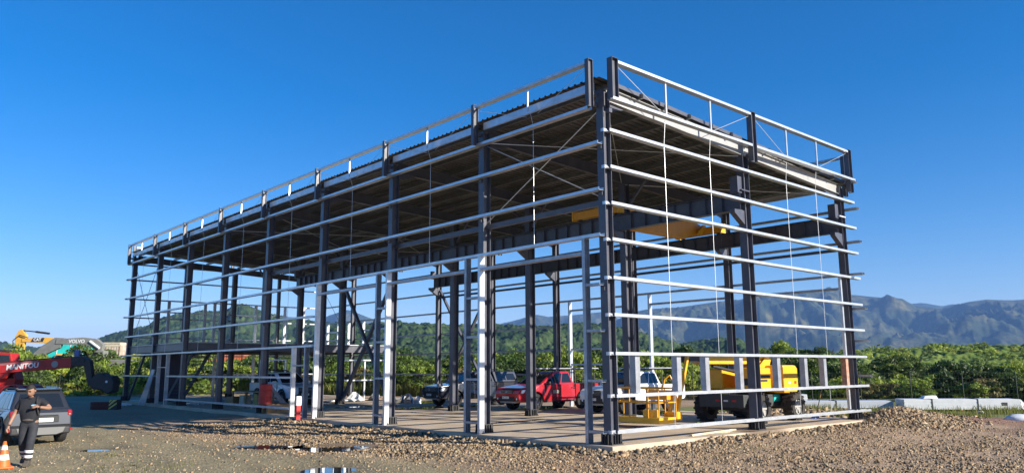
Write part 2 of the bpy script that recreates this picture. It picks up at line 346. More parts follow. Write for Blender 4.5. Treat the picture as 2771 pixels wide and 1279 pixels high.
def polar(r0, r1, az0, az1):
    def f(r, n):
        d = r0*(r1/r0)**r.random(n); a = az0+(az1-az0)*r.random(n); return np.stack([CAM.x+d*np.sin(a), CAM.y+d*np.cos(a)], -1)
    return f
sets = []
def kd(x, y, r):
    dens = 0.55+0.9*nf(x, y, .5, 3, 61); pk = ss(-4.5, -7.5, x+0.9*nf(x, y, .4, 3, 21)+0.25*(y-6)*(y < 6)); br = ss(0.5, 1.6, (x-17.5)+0.6*(y+3)+1.5*nf(x, y, .35, 3, 41))
    dens = (dens+.2)*(1-0.95*pk)*(1-0.93*br)
    return (r.random(len(x)) < dens) & ~inslab(x, y) & ~inpud(x, y)
sets.append(stones(135000, polar(9.5, 34, 0.12, 1.42), 0.018, 0.062, 11, kd))
sets.append(stones(30000, polar(9, 30, -0.06, 1.0), 0.014, 0.036, 12, lambda x, y, r: (r.random(len(x)) < 0.5+0.5*nf(x, y, .8, 3, 71)) & ~inslab(x, y) & ~inpud(x, y)))
def mound(r, n): return np.stack([16.3+r.normal(size=n)*1.35, -1.1+r.normal(size=n)*0.9], -1)
sets.append(stones(10000, mound, 0.03, 0.11, 13, lambda x, y, r: ~inslab(x, y)))
def wind(r, n): return np.stack([-1.2-3.4*r.random(n)**1.2, 2+17*r.random(n)], -1)
sets.append(stones(16000, wind, 0.025, 0.08, 14, lambda x, y, r: ~inslab(x, y) & ~inpud(x, y)))
def edge(r, n):
    t_ = r.random(n); k = r.random(n) < 0.5; return np.where(k[:, None], np.stack([SX0-abs(r.normal(size=n))*.35-.03, t_*20-1], -1), np.stack([t_*16-.5, SY0-.03-abs(r.normal(size=n))*.35], -1))
sets.append(stones(5200, edge, 0.04, 0.12, 15, lambda x, y, r: ~inslab(x, y)))
V = np.concatenate([s[0] for s in sets]); off = np.cumsum([0]+[len(s[0]) for s in sets[:-1]]); F = np.concatenate([s[1]+o for s, o in zip(sets, off)]); Cc = np.concatenate([s[2] for s in sets])
def attr_mat(name, rough=0.85, transl=0.0, spec=0.3):
    m = bpy.data.materials.new(name); m.use_nodes = True; t = m.node_tree; b = t.nodes['Principled BSDF']; a = t.nodes.new('ShaderNodeAttribute'); a.attribute_name = 'tint'
    if transl:
        oi_ = t.nodes.new('ShaderNodeObjectInfo'); hv = t.nodes.new('ShaderNodeHueSaturation'); ml = t.nodes.new('ShaderNodeMapRange'); ml.inputs[3].default_value = .62; ml.inputs[4].default_value = 1.3; mh = t.nodes.new('ShaderNodeMapRange'); mh.inputs[3].default_value = .515; mh.inputs[4].default_value = .475
        t.links.new(oi_.outputs['Random'], ml.inputs[0]); t.links.new(oi_.outputs['Random'], mh.inputs[0]); t.links.new(ml.outputs[0], hv.inputs['Value']); t.links.new(mh.outputs[0], hv.inputs['Hue']); t.links.new(a.outputs['Color'], hv.inputs['Color']); a = hv
    t.links.new(a.outputs['Color'], b.inputs['Base Color']); b.inputs['Roughness'].default_value = rough; b.inputs['Specular IOR Level'].default_value = spec
    if transl:
        tr = t.nodes.new('ShaderNodeBsdfTranslucent'); t.links.new(a.outputs['Color'], tr.inputs['Color']); ms = t.nodes.new('ShaderNodeMixShader'); ms.inputs[0].default_value = transl
        t.links.new(b.outputs[0], ms.inputs[1]); t.links.new(tr.outputs[0], ms.inputs[2]); t.links.new(ms.outputs[0], t.nodes['Material Output'].inputs['Surface'])
    return m
def set_tint(o, C):
    a = o.data.color_attributes.new('tint', 'FLOAT_COLOR', 'POINT'); a.data.foreach_set('color', np.concatenate([C, np.ones((len(C), 1))], 1).astype(np.float32).ravel())
STONE = attr_mat('stone', 0.9)
gv = npmesh('gravel', V, F, STONE); set_tint(gv, Cc); gv['kind'] = 'stuff'; tag(gv, 'loose brown and beige crushed gravel spread in front of the steel frame', 'gravel')
# ------------------------------------------------------------------ hills and mountains
def az_of(px):  # bearing seen along the horizon
    d = fw*2091.5+rt*(px-1385.5); return math.atan2(d.x, d.y)
def hill(name, sky, D, depth, base, cols, seed, spur, bumps=0.0, cellm=8.0, nth=420, nr=70, skew=0.5):
    px = np.array([s[0] for s in sky], float); py = np.array([s[1] for s in sky], float)
    hor = 997-7*(px-1385)/1385.0
    az = np.array([az_of(p) for p in px]); cosd = np.cos(az-az_of(1385.5))
    H = 2.0+(hor-py)/2091.5*D/1.0*(1/np.maximum(cosd, .5))**0*1.0/ (1.0) 
    th = np.linspace(az[0], az[-1], nth); Hh = np.interp(th, az, H)
    ts = np.linspace(0, 1, nr)
    TH, T = np.meshgrid(th, ts)
    peak = skew
    shp = np.where(T < peak, np.sin(np.clip(T/peak, 0, 1)*PI/2)**1.25, np.cos((T-peak)/(1-peak)*PI/2))
    r = D-depth*peak+depth*T
    Xp = CAM.x+r*np.sin(TH)/np.cos(TH-az_of(1385.5)); Yp = CAM.y+r*np.cos(TH)/np.cos(TH-az_of(1385.5))
    L = D*0.09
    rid = 1-np.abs(nf(Xp/L, Yp/L, 1.0, 5, seed)*2.2); rid2 = 1-np.abs(nf(Xp/L+TH*3, Yp/L, 2.3, 4, seed+3)*2)
    k = np.clip(np.abs(T-peak)/peak, 0, 1)
    Z = base+(Hh[None]-base)*shp*(1-1.5*spur*np.minimum(1, k*3.0)*(1-0.7*rid-0.3*rid2)) + 0.0
    if bumps: Z = Z+bumps*(nf(Xp, Yp, 1/cellm, 2, seed+9)+0.5*nf(Xp, Yp, 2.1/cellm, 2, seed+10))*ss(0, .15, shp)
    V = np.stack([Xp, Yp, Z], -1).reshape(-1, 3); idx = np.arange(nth*nr).reshape(nr, nth)
    F = np.stack([idx[:-1, :-1], idx[:-1, 1:], idx[1:, 1:], idx[1:, :-1]], -1).reshape(-1, 4)[:, ::-1]
    o = struct(npmesh(name, V, F, cols, smooth=not bumps)); return o
def hill_mat(name, c1, c2, c3, sc):
    m = bpy.data.materials.new(name); m.use_nodes = True; t = m.node_tree; b = t.nodes['Principled BSDF']; tc = t.nodes.new('ShaderNodeTexCoord')
    n1 = t.nodes.new('ShaderNodeTexNoise'); n1.inputs['Scale'].default_value = sc; n1.inputs['Detail'].default_value = 10; n1.inputs['Roughness'].default_value = 0.7
    n2 = t.nodes.new('ShaderNodeTexNoise'); n2.inputs['Scale'].default_value = sc*9; n2.inputs['Detail'].default_value = 6; n2.inputs['Roughness'].default_value = 0.7
    for n in (n1, n2): t.links.new(tc.outputs['Object'], n.inputs['Vector'])
    r1 = t.nodes.new('ShaderNodeValToRGB'); e = r1.color_ramp.elements; e[0].position = .38; e[0].color = (*c1, 1); e[1].position = .62; e[1].color = (*c3, 1); x = r1.color_ramp.elements.new(.5); x.color = (*c2, 1)
    t.links.new(n1.outputs['Fac'], r1.inputs['Fac'])
    mr = t.nodes.new('ShaderNodeMapRange'); mr.inputs[1].default_value = .3; mr.inputs[2].default_value = .7; mr.inputs[3].default_value = .45; mr.inputs[4].default_value = 1.5; t.links.new(n2.outputs['Fac'], mr.inputs[0])
    mx = t.nodes.new('ShaderNodeMix'); mx.data_type = 'RGBA'; mx.blend_type = 'MULTIPLY'; mx.inputs[0].default_value = 1; t.links.new(r1.outputs['Color'], mx.inputs[6]); t.links.new(mr.outputs[0], mx.inputs[7]); t.links.new(mx.outputs[2], b.inputs['Base Color'])
    b.inputs['Roughness'].default_value = 0.95; b.inputs['Specular IOR Level'].default_value = 0.1
    bp = t.nodes.new('ShaderNodeBump'); bp.inputs['Strength'].default_value = 0.6; bp.inputs['Distance'].default_value = 0.35/sc*0.02; t.links.new(n2.outputs['Fac'], bp.inputs['Height']); t.links.new(bp.outputs['Normal'], b.inputs['Normal'])
    return m
MTN = hill_mat('mountain_slopes', (0.018, 0.030, 0.018), (0.04, 0.05, 0.027), (0.12, 0.11, 0.05), 0.004)
FOR = hill_mat('forest_slopes', (0.018, 0.036, 0.014), (0.036, 0.062, 0.022), (0.062, 0.09, 0.03), 0.02)
MEA = hill_mat('scrub_slopes', (0.07, 0.11, 0.022), (0.13, 0.18, 0.035), (0.20, 0.24, 0.055), 0.04)
hill('mountain', [(1560, 975), (1600, 905), (1700, 848), (1748, 839), (1828, 834), (1925, 820), (1990, 814), (2044, 801), (2120, 797), (2205, 787), (2235, 782), (2290, 800), (2370, 808), (2384, 803), (2430, 814), (2460, 830), (2530, 838), (2600, 820), (2650, 813), (2720, 816), (2771, 812), (2900, 800), (3100, 840), (3300, 900)], 5200, 3600, -30, MTN, 5, 0.42, nth=620, nr=130, skew=.62)
hill('mountain', [(2200, 900), (2400, 828), (2475, 821), (2530, 830), (2560, 824), (2640, 840), (2720, 812), (2771, 806), (2950, 840), (3100, 900)], 7600, 1800, -30, MTN, 15, 0.4, nth=200, nr=50)
hill('mountain', [(760, 960), (850, 875), (900, 852), (936, 842), (950, 841), (988, 854), (1030, 868), (1110, 884), (1160, 884), (1240, 879), (1330, 884), (1388, 870), (1452, 852), (1480, 858), (1506, 856), (1592, 850), (1624, 845), (1680, 870), (1760, 960)], 6400, 2200, -30, MTN, 25, 0.4, nth=360, nr=60)
hill('forested_hill', [(180, 990), (260, 930), (320, 908), (370, 896), (421, 881), (446, 870), (471, 858), (500, 853), (555, 843), (588, 846), (625, 842), (645, 831), (668, 828), (691, 836), (731, 854), (777, 861), (847, 872), (900, 876), (1000, 880), (1060, 930), (1120, 990)], 1500, 800, -4, FOR, 35, 0.25, bumps=5.0, cellm=10, nth=700, nr=190, skew=.62)
hill('forested_hill', [(780, 985), (860, 905), (950, 884), (1020, 878), (1087, 874), (1130, 878), (1190, 881), (1240, 886), (1280, 882), (1316, 877), (1340, 884), (1480, 888), (1540, 880), (1600, 878), (1680, 892), (1760, 915), (1830, 935), (1880, 924), (1930, 918), (1985, 922), (2040, 945), (2110, 962), (2200, 978), (2300, 988)], 900, 480, -3, FOR, 45, 0.25, bumps=3.2, cellm=5.5, nth=760, nr=220, skew=.62)
hill('forested_hill', [(-500, 940), (-200, 925), (0, 926), (42, 928), (65, 936), (129, 941), (153, 940), (220, 948), (300, 955), (420, 990)], 1900, 900, -4, FOR, 55, 0.25, bumps=5.0, cellm=12, nth=320, nr=60, skew=.62)
hill('scrub_hillside', [(2000, 990), (2100, 975), (2250, 958), (2350, 950), (2444, 946), (2505, 937), (2565, 940), (2650, 940), (2727, 936), (2771, 933), (2900, 925), (3050, 940), (3200, 960), (3350, 990)], 330, 230, -1.2, MEA, 65, 0.15, bumps=1.2, cellm=3.2, nth=620, nr=200, skew=.75)
# ------------------------------------------------------------------ plants
LEAF = attr_mat('leaf', 0.5, 0.42, 0.4); BARK = mat('bark', (0.10, 0.075, 0.05), 0.9, 0, 0.3, 9)
PALS = {'bright': [(0.30, 0.37, 0.045), (0.24, 0.33, 0.04), (0.35, 0.39, 0.065)], 'mid': [(0.17, 0.25, 0.035), (0.21, 0.29, 0.042), (0.13, 0.20, 0.03)], 'dark': [(0.055, 0.10, 0.02), (0.075, 0.13, 0.025), (0.09, 0.145, 0.032)], 'olive': [(0.20, 0.185, 0.05), (0.24, 0.20, 0.07), (0.15, 0.16, 0.04)]}
def leaf_cloud(seed, nl, per, rx, ry, h, ls, pal, z0=0.25, spread=.85):
    r = np.random.default_rng(seed); P = []; N = []; C = []
    pc = np.array(PALS[pal])
    for i in range(nl):
        a = r.random()*2*PI; d = math.sqrt(r.random())*spread; zc = h*(z0+(1-z0)*0.85*r.random()*(1-0.45*d*d))
        c = np.array((rx*d*math.cos(a), ry*d*math.sin(a), zc)); lr = (0.20+0.22*r.random())*min(rx, ry, h)
        v = r.normal(size=(per, 3)); v /= np.linalg.norm(v, axis=1)[:, None]; v[:, 2] = np.abs(v[:, 2])*0.9-0.25
        rad = lr*(0.55+0.5*r.random(per))[:, None]; P.append(c+v*rad*np.array((1, 1, .8))); N.append(v)
        C.append(pc[r.integers(0, 3)]*(0.75+0.5*r.random())*(0.75+0.5*r.random((per, 1))))
    P = np.concatenate(P); N = np.concatenate(N); C = np.concatenate(C); n = len(P)
    P[:, 2] = np.maximum(P[:, 2], 0.05)
    d1 = np.cross(N, r.normal(size=(n, 3)))+N*0.35+r.normal(size=(n, 3))*0.3; d1 /= np.linalg.norm(d1, axis=1)[:, None]
    d2 = np.cross(d1, N+r.normal(size=(n, 3))*0.55); d2 /= np.linalg.norm(d2, axis=1)[:, None]; s = (ls*(0.6+0.8*r.random(n)))[:, None]
    V = np.stack([P-d1*s*.5, P+d2*s*.32, P+d1*s*.6, P-d2*s*.32], 1).reshape(-1, 3); F = np.arange(n*4).reshape(-1, 4)
    return V, F, np.repeat(C, 4, 0)
def trunk_mb(h, r0, seed, nb=4):
    rr = random.Random(seed); mb = MB(); p = Vector((0, 0, -0.2)); q = Vector((rr.uniform(-.1, .1), rr.uniform(-.1, .1), h*.45)); mb.cyl(p, q, r0, r0*.7, 7)
    for i in range(nb):
        a = rr.uniform(0, 6.28); e = q+Vector((math.cos(a)*h*.28, math.sin(a)*h*.28, h*rr.uniform(.18, .4))); mb.cyl(q, e, r0*.6, r0*.2, 5)
    return mb
PROTO = []
def make_plant(name, label, cat, seed, nl, per, rx, ry, h, ls, pal, group, r0=.07, z0=.2):
    t = thing(name, label, cat, group=group); V, F, C = leaf_cloud(seed, nl, per, rx, ry, h, ls, pal, z0); c = npmesh('crown', V, F, LEAF, t); set_tint(c, C); obj('trunk', trunk_mb(h, r0, seed), BARK, t); return t
GB = 'shrubs growing behind the mesh fence'
lab = {'bright': 'yellow-green leafy shrub in the thicket behind the mesh fence', 'mid': 'mid green leafy shrub in the thicket behind the mesh fence', 'dark': 'dark green dense shrub in the thicket behind the mesh fence', 'olive': 'dry olive-brown shrub in the thicket behind the mesh fence'}
shr = []
for i, (pal, rx, h) in enumerate((('bright', 2.1, 2.9), ('mid', 2.3, 3.2), ('dark', 2.4, 3.4), ('mid', 2.0, 2.6), ('bright', 2.4, 3.3), ('olive', 1.8, 2.7), ('dark', 2.2, 3.0), ('mid', 2.5, 3.5))):
    shr.append([make_plant('shrub', lab[pal], 'shrub', 100+i, 34, 130, rx, rx*.9, h, .21, pal, GB+', '+pal), False])
# fence line (posts) round the yard
FL = [Vector(p) for p in ((52, -24), (45.5, -9), (39.5, 1.5), (33.2, 11.5), (27.5, 23), (24.0, 31), (20.6, 42), (14.5, 60), (4, 68), (-9, 74), (-24, 80))]
rr = random.Random(5)
def along(step):
    out = []
    for a, b in zip(FL[:-1], FL[1:]):
        n = max(1, int((b-a).length/step))
        for k in range(n): out.append((a.lerp(b, k/n), (b-a).normalized()))
    return out
def put(proto, x, y, s, sz, rot, z=None, k=None):
    pr = proto[k] if k is not None else rr.choice(proto)
    if not pr[1]: o = pr[0]; pr[1] = True
    else: o = copy_tree(pr[0])
    o.location = (x, y, float(gz(x, y)) if z is None else z); o.rotation_euler = (0, 0, rot); o.scale = (s, s, s*sz); return o
cnt = 0
for (p, d) in along(2.6):
    nrm = Vector((-d.y, d.x)); nrm = nrm if nrm.dot(p-Vector((5, 20))) > 0 else -nrm
    for row in range(4 if p.y > 50 else 3):
        if row == 2 and rr.random() < .3: continue
        q = p+nrm*(1.9+row*2.9+rr.uniform(-.8, .8))+d*rr.uniform(-1.2, 1.2)
        s = rr.uniform(.72, 1.12)*(1+.10*row)*(.66 if q.x > 30 and q.y < 18 else (1.08 if q.y > 52 else 1))
        put(shr, q.x, q.y, s, rr.uniform(.8, 1.15), rr.uniform(0, 6.28)); cnt += 1
# taller trees
TG = 'trees standing in the thicket'
trees = [[make_plant('tree', 'round dark broadleaf tree rising above the scrub', 'tree', 201, 48, 140, 2.8, 2.6, 5.6, .24, 'dark', TG+', dark', .16, .25), False],
         [make_plant('tree', 'yellow-green tree rising above the scrub', 'tree', 202, 42, 130, 2.1, 2.0, 5.0, .23, 'bright', TG+', yellow-green', .14, .25), False],
         [make_plant('tree', 'mid green spreading tree rising above the scrub', 'tree', 203, 46, 140, 3.0, 2.8, 5.0, .24, 'mid', TG+', mid green', .15, .25), False]]
def at_px(px, dist): a = az_of(px); k = dist/math.cos(a-az_of(1385.5)); return CAM.x+k*math.sin(a), CAM.y+k*math.cos(a)
for px, dist, k, s in ((2375, 64, 0, .70), (2425, 66, 0, .72), (2460, 70, 0, .6), (2190, 62, 0, .72), (2140, 60, 0, .7), (2090, 66, 2, .8), (1640, 64, 0, .8), (1580, 66, 2, .75), (1850, 66, 0, .8), (1390, 70, 2, .8), (1150, 74, 0, .7), (1080, 72, 2, .8), (1090, 80, 1, .95), (555, 84, 1, 1.1), (400, 88, 1, .95), (480, 84, 2, .75), (745, 84, 2, .65), (840, 82, 1, .6), (690, 84, 0, .65), (1250, 72, 0, .75), (1330, 74, 2, .8), (1490, 68, 0, .8), (2560, 66, 2, .5), (2640, 68, 1, .55), (2740, 66, 2, .5), (95, 92, 2, .6), (85, 96, 1, .8), (30, 92, 0, .6), (1730, 66, 2, .7), (1940, 70, 0, .8), (2010, 64, 1, .65)):
    x, y = at_px(px, dist); put(trees, x, y, s*rr.uniform(.92, 1.08), rr.uniform(.9, 1.1), rr.uniform(0, 6.28), -0.3, k)
# thicket beyond, one mass climbing the slope
def cover(name, n, fpos, seed, sc, label, cat):
    r = np.random.default_rng(seed); Vs, Fs, Cs = [], [], []; o = 0
    cl = [leaf_cloud(seed+i, 10, 46, 1.8, 1.7, 2.2, .32, ['bright', 'mid', 'dark', 'mid', 'olive', 'bright'][i], .2) for i in range(6)]
    for i in range(n):
        x, y, z, s = fpos(r); V, F, C = cl[int(r.choice(6, p=[.26, .24, .12, .18, .06, .14]))]; a = r.random()*6.28; c_, s_ = math.cos(a), math.sin(a)
        W = V*s*np.array((1, 1, .7+.5*r.random())); W = np.stack([W[:, 0]*c_-W[:, 1]*s_+x, W[:, 0]*s_+W[:, 1]*c_+y, W[:, 2]+z], -1)
        Vs.append(W); Fs.append(F+o); Cs.append(C*(.8+.4*r.random())); o += len(V)
    ob = npmesh(name, np.concatenate(Vs), np.concatenate(Fs), LEAF); set_tint(ob, np.concatenate(Cs)); ob['kind'] = 'stuff'; tag(ob, label, cat); return ob
hs = [o for o in bpy.data.objects if o.name.startswith('scrub_hillside')][0]
from mathutils.bvhtree import BVHTree
bv = BVHTree.FromObject(hs, bpy.context.evaluated_depsgraph_get())
def fslope(r):
    while True:
        a = az_of(2060+900*r.random()); d = 62*(330/62.0)**(r.random()**1.25); x, y = CAM.x+d*math.sin(a), CAM.y+d*math.cos(a)
        h = bv.ray_cast(Vector((x, y, 200)), Vector((0, 0, -1)))[0]; z = max(-.9, h.z if h else -.9)
        if nf(np.array([x]), np.array([y]), .03, 2, 91)[0] > -.28 or d < 90: return x, y, z-.15, (.65+.5*r.random())*(1+.2*(d > 150))
cover('scrub', 900, fslope, 300, 1, 'dense green scrub covering the slope beyond the fence', 'scrub')
def fback(r):
    a = az_of(-250+2400*r.random()); d = 70+75*r.random()**1.3; x, y = CAM.x+d*math.sin(a)/math.cos(a-az_of(1385)), CAM.y+d*math.cos(a)/math.cos(a-az_of(1385)); return x, y, -.7, .7+.6*r.random()
cover('scrub', 520, fback, 320, 1, 'dense green scrub filling the flat land behind the steel frame', 'scrub')
def grass(name, n, fpos, seed, hmin, hmax, cols, label, wd=.016):
    r = np.random.default_rng(seed); P = fpos(r, n); n = len(P); h = hmin+(hmax-hmin)*r.random(n)**1.5; a = r.random(n)*6.28; ln = (r.random(n)*.5)*h; b = r.random(n)*6.28
    z = gz(P[:, 0], P[:, 1]); B = np.stack([P[:, 0], P[:, 1], z-.02], -1); w_ = np.stack([np.cos(a), np.sin(a), 0*a], -1)*(wd*(.6+.8*r.random(n)))[:, None]
    Mi = B+np.stack([np.cos(b)*ln*.35, np.sin(b)*ln*.35, h*.6], -1); T = B+np.stack([np.cos(b)*ln, np.sin(b)*ln, h], -1)
    V = np.stack([B-w_, B+w_, Mi+w_*.7, Mi-w_*.7, T+w_*.1, T-w_*.1], 1).reshape(-1, 3); i = 6*np.arange(n)[:, None]
    F = np.concatenate([i+np.array([0, 1, 2, 3]), i+np.array([3, 2, 4, 5])]); pc = np.array(cols); C = pc[r.integers(0, len(pc), n)]*(.7+.6*r.random((n, 1)))
    o = npmesh(name, V, F, LEAF); set_tint(o, np.repeat(C, 6, 0)); o['kind'] = 'stuff'; tag(o, label, 'grass'); return o
def strip(r, n):
    x = 18.5+19*r.random(n); y = -13+22*r.random(n); s_ = x+0.8*(y+1); k = (s_ > 21.2+1.2*nf(x, y, .6, 3, 51)) & (s_ < 31) & (nf(x, y, .7, 3, 77) > -.35+.5*r.random(n)); return np.stack([x, y], -1)[k]
grass('grass', 60000, strip, 401, .10, .45, [(0.17, 0.19, 0.035), (0.22, 0.21, 0.06), (0.12, 0.16, 0.025)], 'yellow-green grass strip round the white panel bundles', .014)
def cane(r, n):
    k = r.integers(5, len(FL)-1, n); t_ = r.random(n); A = np.array([[p.x, p.y] for p in FL]); D = A[k+1]-A[k]; D = D/np.linalg.norm(D, axis=1)[:, None]; N = np.stack([D[:, 1], -D[:, 0]], -1); N *= np.sign((N*(A[k]-np.array((5, 20)))).sum(1))[:, None]
    return A[k]*(1-t_)[:, None]+A[k+1]*t_[:, None]+N*(-.3+1.9*r.random(n))[:, None]
grass('tall_grass', 26000, cane, 402, .3, 1.25, [(0.16, 0.20, 0.03), (0.22, 0.22, 0.06), (0.11, 0.17, 0.02)], 'tall cane-like grass along the fence behind the building', .028)
def fore(r, n):
    cs = np.array([(-11.6, 5.2), (-10.2, 6.0), (-11.2, 4.4), (-9.6, 5.2), (3.2, -2.0), (-10.0, 8.5), (18.5, -5.0), (19.6, -4.2)]); k = r.integers(0, 8, n); return cs[k]+r.normal(size=(n, 2))*np.array((.5, .4))
grass('grass', 900, fore, 403, .03, .12, [(0.15, 0.17, 0.04), (0.19, 0.18, 0.06)], 'sparse low grass tufts sprouting in the gravel yard', .010)
# ------------------------------------------------------------------ mesh fence
ft = thing('mesh_fence', 'dark wire mesh fence on thin steel posts in front of the shrubs', 'fence', (0, 0, 0))
FEN = mat('fence_steel', (0.03, 0.04, 0.032), 0.6)
prev = None
for (p, d) in along(2.55):
    z = float(gz(p.x, p.y)); mb = MB(); mb.cyl((p.x, p.y, z-.2), (p.x, p.y, z+1.95), .03, n=6); obj('post', mb, FEN, ft)
    if prev:
        mb = MB(); q, zq = prev
        for k in range(6): mb.beam((q.x, q.y, zq+.12+.34*k), (p.x, p.y, z+.12+.34*k), rect(.012, .012))
        m_ = 14
        for k in range(1, m_): u = q.lerp(p, k/m_); uz = zq+(z-zq)*k/m_; mb.beam((u.x, u.y, uz+.1), (u.x, u.y, uz+1.85), rect(.009, .009))
        obj('mesh_panel', mb, FEN, ft)
    prev = (p, z)
# ------------------------------------------------------------------ the steel frame building
BY = [0.02]+[5.33+5.49*i for i in range(8)]      # frame lines along the long side
XI, XB = 7.32, 14.42                              # inner column line, back column line
LZ = {1: .32, 2: 1.66, 3: 3.0, 4: 4.26, 5: 5.63, 6: 6.92, 7: 8.26, 8: 9.36}
GZ = [.33, 1.27, 2.39, 3.43, 4.445, 5.507, 6.533, 7.57, 8.637]
BLD = thing('steel_frame_building', 'tall open steel frame warehouse under construction with galvanised girts and metal roof', 'building')
def zr(x): return 10.16-0.047*x                   # roof sheet level
def part(name, mb, m, parent=None, **k): return obj(name, mb, m, parent or BLD, **k)
def base_plate(col, x, y, z=0.0):
    mb = MB(); mb.box((x, y, z+.015), (.46, .44, .03)); obj('base_plate', mb, BLACK, col)
    mb = MB()
    for s in (-1, 1): mb.box((x, y+s*.165, z+.15), (.40, .014, .26)); mb.box((x+s*.205, y, z+.15), (.014, .36, .26))
    for k in (-.10, 0, .10): mb.box((x+k, y-.20, z+.14), (.012, .06, .24)); mb.box((x-.235, y+k, z+.14), (.05, .012, .24))
    obj('stiffener', mb, BLACK, col)
    for sx in (-1, 1):
        for sy in (-1, 1): mb = MB(); mb.cyl((x+sx*.2, y+sy*.19, z+.03), (x+sx*.2, y+sy*.19, z+.08), .016, n=6); obj('anchor_bolt', mb, BLACK, col)
def column(x, y, ztop, d=.30, b=.26, name='column', z0=0.03):
    mb = MB(); mb.beam((x, y, z0), (x, y, ztop), I_(d, b, .018, .012), upv=(1, 0, 0)); c = part(name, mb, STEEL); base_plate(c, x, y, z0-.03); return c
FX = 0.15
frontc = [column(FX, y, zr(FX)-.32) for y in BY]
innerc = [column(XI, y, 9.2 if i == 0 else zr(XI)-.62, .34, .28) for i, y in enumerate(BY)]
backc = [column(XB, y, zr(XB)-.32) for y in BY]
for x in (3.7, 10.9): column(x, BY[8], zr(x)-.6, .24, .18)
# bolts on column flanges
for i, c in enumerate(frontc):
    for z in (LZ[4]-.12, LZ[6]-.12, LZ[7]-.12):
        mb = MB(); mb.box((-.02, BY[i], z), (.05, .12, .10)); obj('girt_cleat', mb, STEEL, c)
# rafters, tapered I sections
for i, y in enumerate(BY):
    for a, b in ((FX+.15, XI), (XI, XB-.15)):
        za, zb = zr(a)-.20, zr(b)-.20; d = .40
        mb = MB()
        for s, o_ in ((1, 0), (-1, -d)): mb.hexa([(a, y-.09, za+o_-.008), (b, y-.09, zb+o_-.008), (b, y+.09, zb+o_-.008), (a, y+.09, za+o_-.008), (a, y-.09, za+o_+.008), (b, y-.09, zb+o_+.008), (b, y+.09, zb+o_+.008), (a, y+.09, za+o_+.008)])
        mb.hexa([(a, y-.006, za-d), (b, y-.006, zb-d), (b, y+.006, zb-d), (a, y+.006, za-d), (a, y-.006, za), (b, y-.006, zb), (b, y+.006, zb), (a, y+.006, za)])
        part('rafter', mb, LIT_STEEL if i == 0 else STEEL)
    for x, s in ((FX+.15, 1), (XB-.15, -1)):   # haunch plates
        mb = MB(); z = zr(x)-.60; mb.ext([(0, 0), (s*1.1, 0), (0, -.28)], (x, y-.006, z), (1, 0, 0), (0, 0, 1), (0, .012, 0)); part('haunch', mb, STEEL)
# purlins, one run per bay
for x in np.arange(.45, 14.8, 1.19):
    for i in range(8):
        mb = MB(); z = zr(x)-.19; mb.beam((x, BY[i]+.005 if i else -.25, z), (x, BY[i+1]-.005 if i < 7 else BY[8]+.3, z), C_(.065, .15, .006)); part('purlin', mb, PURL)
# roof sheets: ribbed sheets lapped side by side
def sheet_mesh(wid, x0, x1, ribs=4):
    mb = MB(); pr = []; p = wid/ribs
    for k in range(ribs): pr += [(k*p, 0), (k*p+p*.62, 0), (k*p+p*.70, .042), (k*p+p*.92, .042)]
    pr.append((wid+.012, 0)); n = len(pr)
    vs = [(x, yy, zr(x)-10.16+zz) for x in (x0, x1) for yy, zz in pr]; mb.add(vs, [(j, j+1, n+j+1, n+j) for j in range(n-1)]); return mesh_of('roof_sheet', mb, ROOFM)
sm = sheet_mesh(1.0, -.12, 15.0)
for k in range(44):
    o = obj('roof_sheet', None, None, BLD, me=sm); o.location = (0, -.1+k*1.0, 10.165)
# eave beam, gutter strip and roof edge angles
for i in range(8):
    mb = MB(); mb.beam((-.02, BY[i]+.18, 9.86), (-.02, BY[i+1]-.18, 9.86), C_(.07, .24)); part('eave_purlin', mb, GALV)
    mb = MB(); mb.beam((XB+.3, BY[i]+.01, 9.14), (XB+.3, BY[i+1]-.01, 9.14), C_(.07, .24)); part('eave_purlin', mb, GALV)
for x0, x1 in ((.3, 7.1), (7.5, 14.9)):
    mb = MB(); mb.beam((x0, -.16, zr(x0)-.07), (x1, -.16, zr(x1)-.07), rect(.02, .12)); part('roof_edge_angle', mb, STEEL)
# front girts: rows 6..8 the whole length in bay lengths, row 5 door head, lower rows only beyond the doors
def girt_y(x, y0, y1, z, m=GALV, name='girt', parent=None): mb = MB(); mb.beam((x, y0, z-.045), (x, y1, z-.045), C_(.2, .085)); return part(name, mb, m, parent)
def girt_x(y, x0, x1, z, m=GALV, name='girt'): mb = MB(); mb.beam((x0, y, z-.045), (x1, y, z-.045), C_(.2, .085)); return part(name, mb, m)
def ends(i): return (BY[i]+.003 if i else -.06, BY[i+1]-.003 if i < 7 else 44.4)
for k in (6, 7, 8):
    for i in range(8): a, b = ends(i); girt_y(-.1, (.30 if (k == 8 and i == 0) else a), b, LZ[k])
for i in range(8): a, b = ends(i); girt_y(-.1, a, b, LZ[5])
for k in (2, 3, 4):
    for i in range(3, 8):
        a, b = ends(i); a = BY[3]+.12 if i == 3 else a
        if k == 2 and i == 3: a = 18.3
        if k == 2 and i == 6: girt_y(-.1, a, 34.6, LZ[k]); girt_y(-.1, 36.5, b, LZ[k]); continue
        girt_y(-.1, a, b, LZ[k])
for i in range(3, 7): a, b = ends(i); girt_y(-.1, 18.6 if i == 3 else a, 34.6 if i == 6 else b, LZ[1])
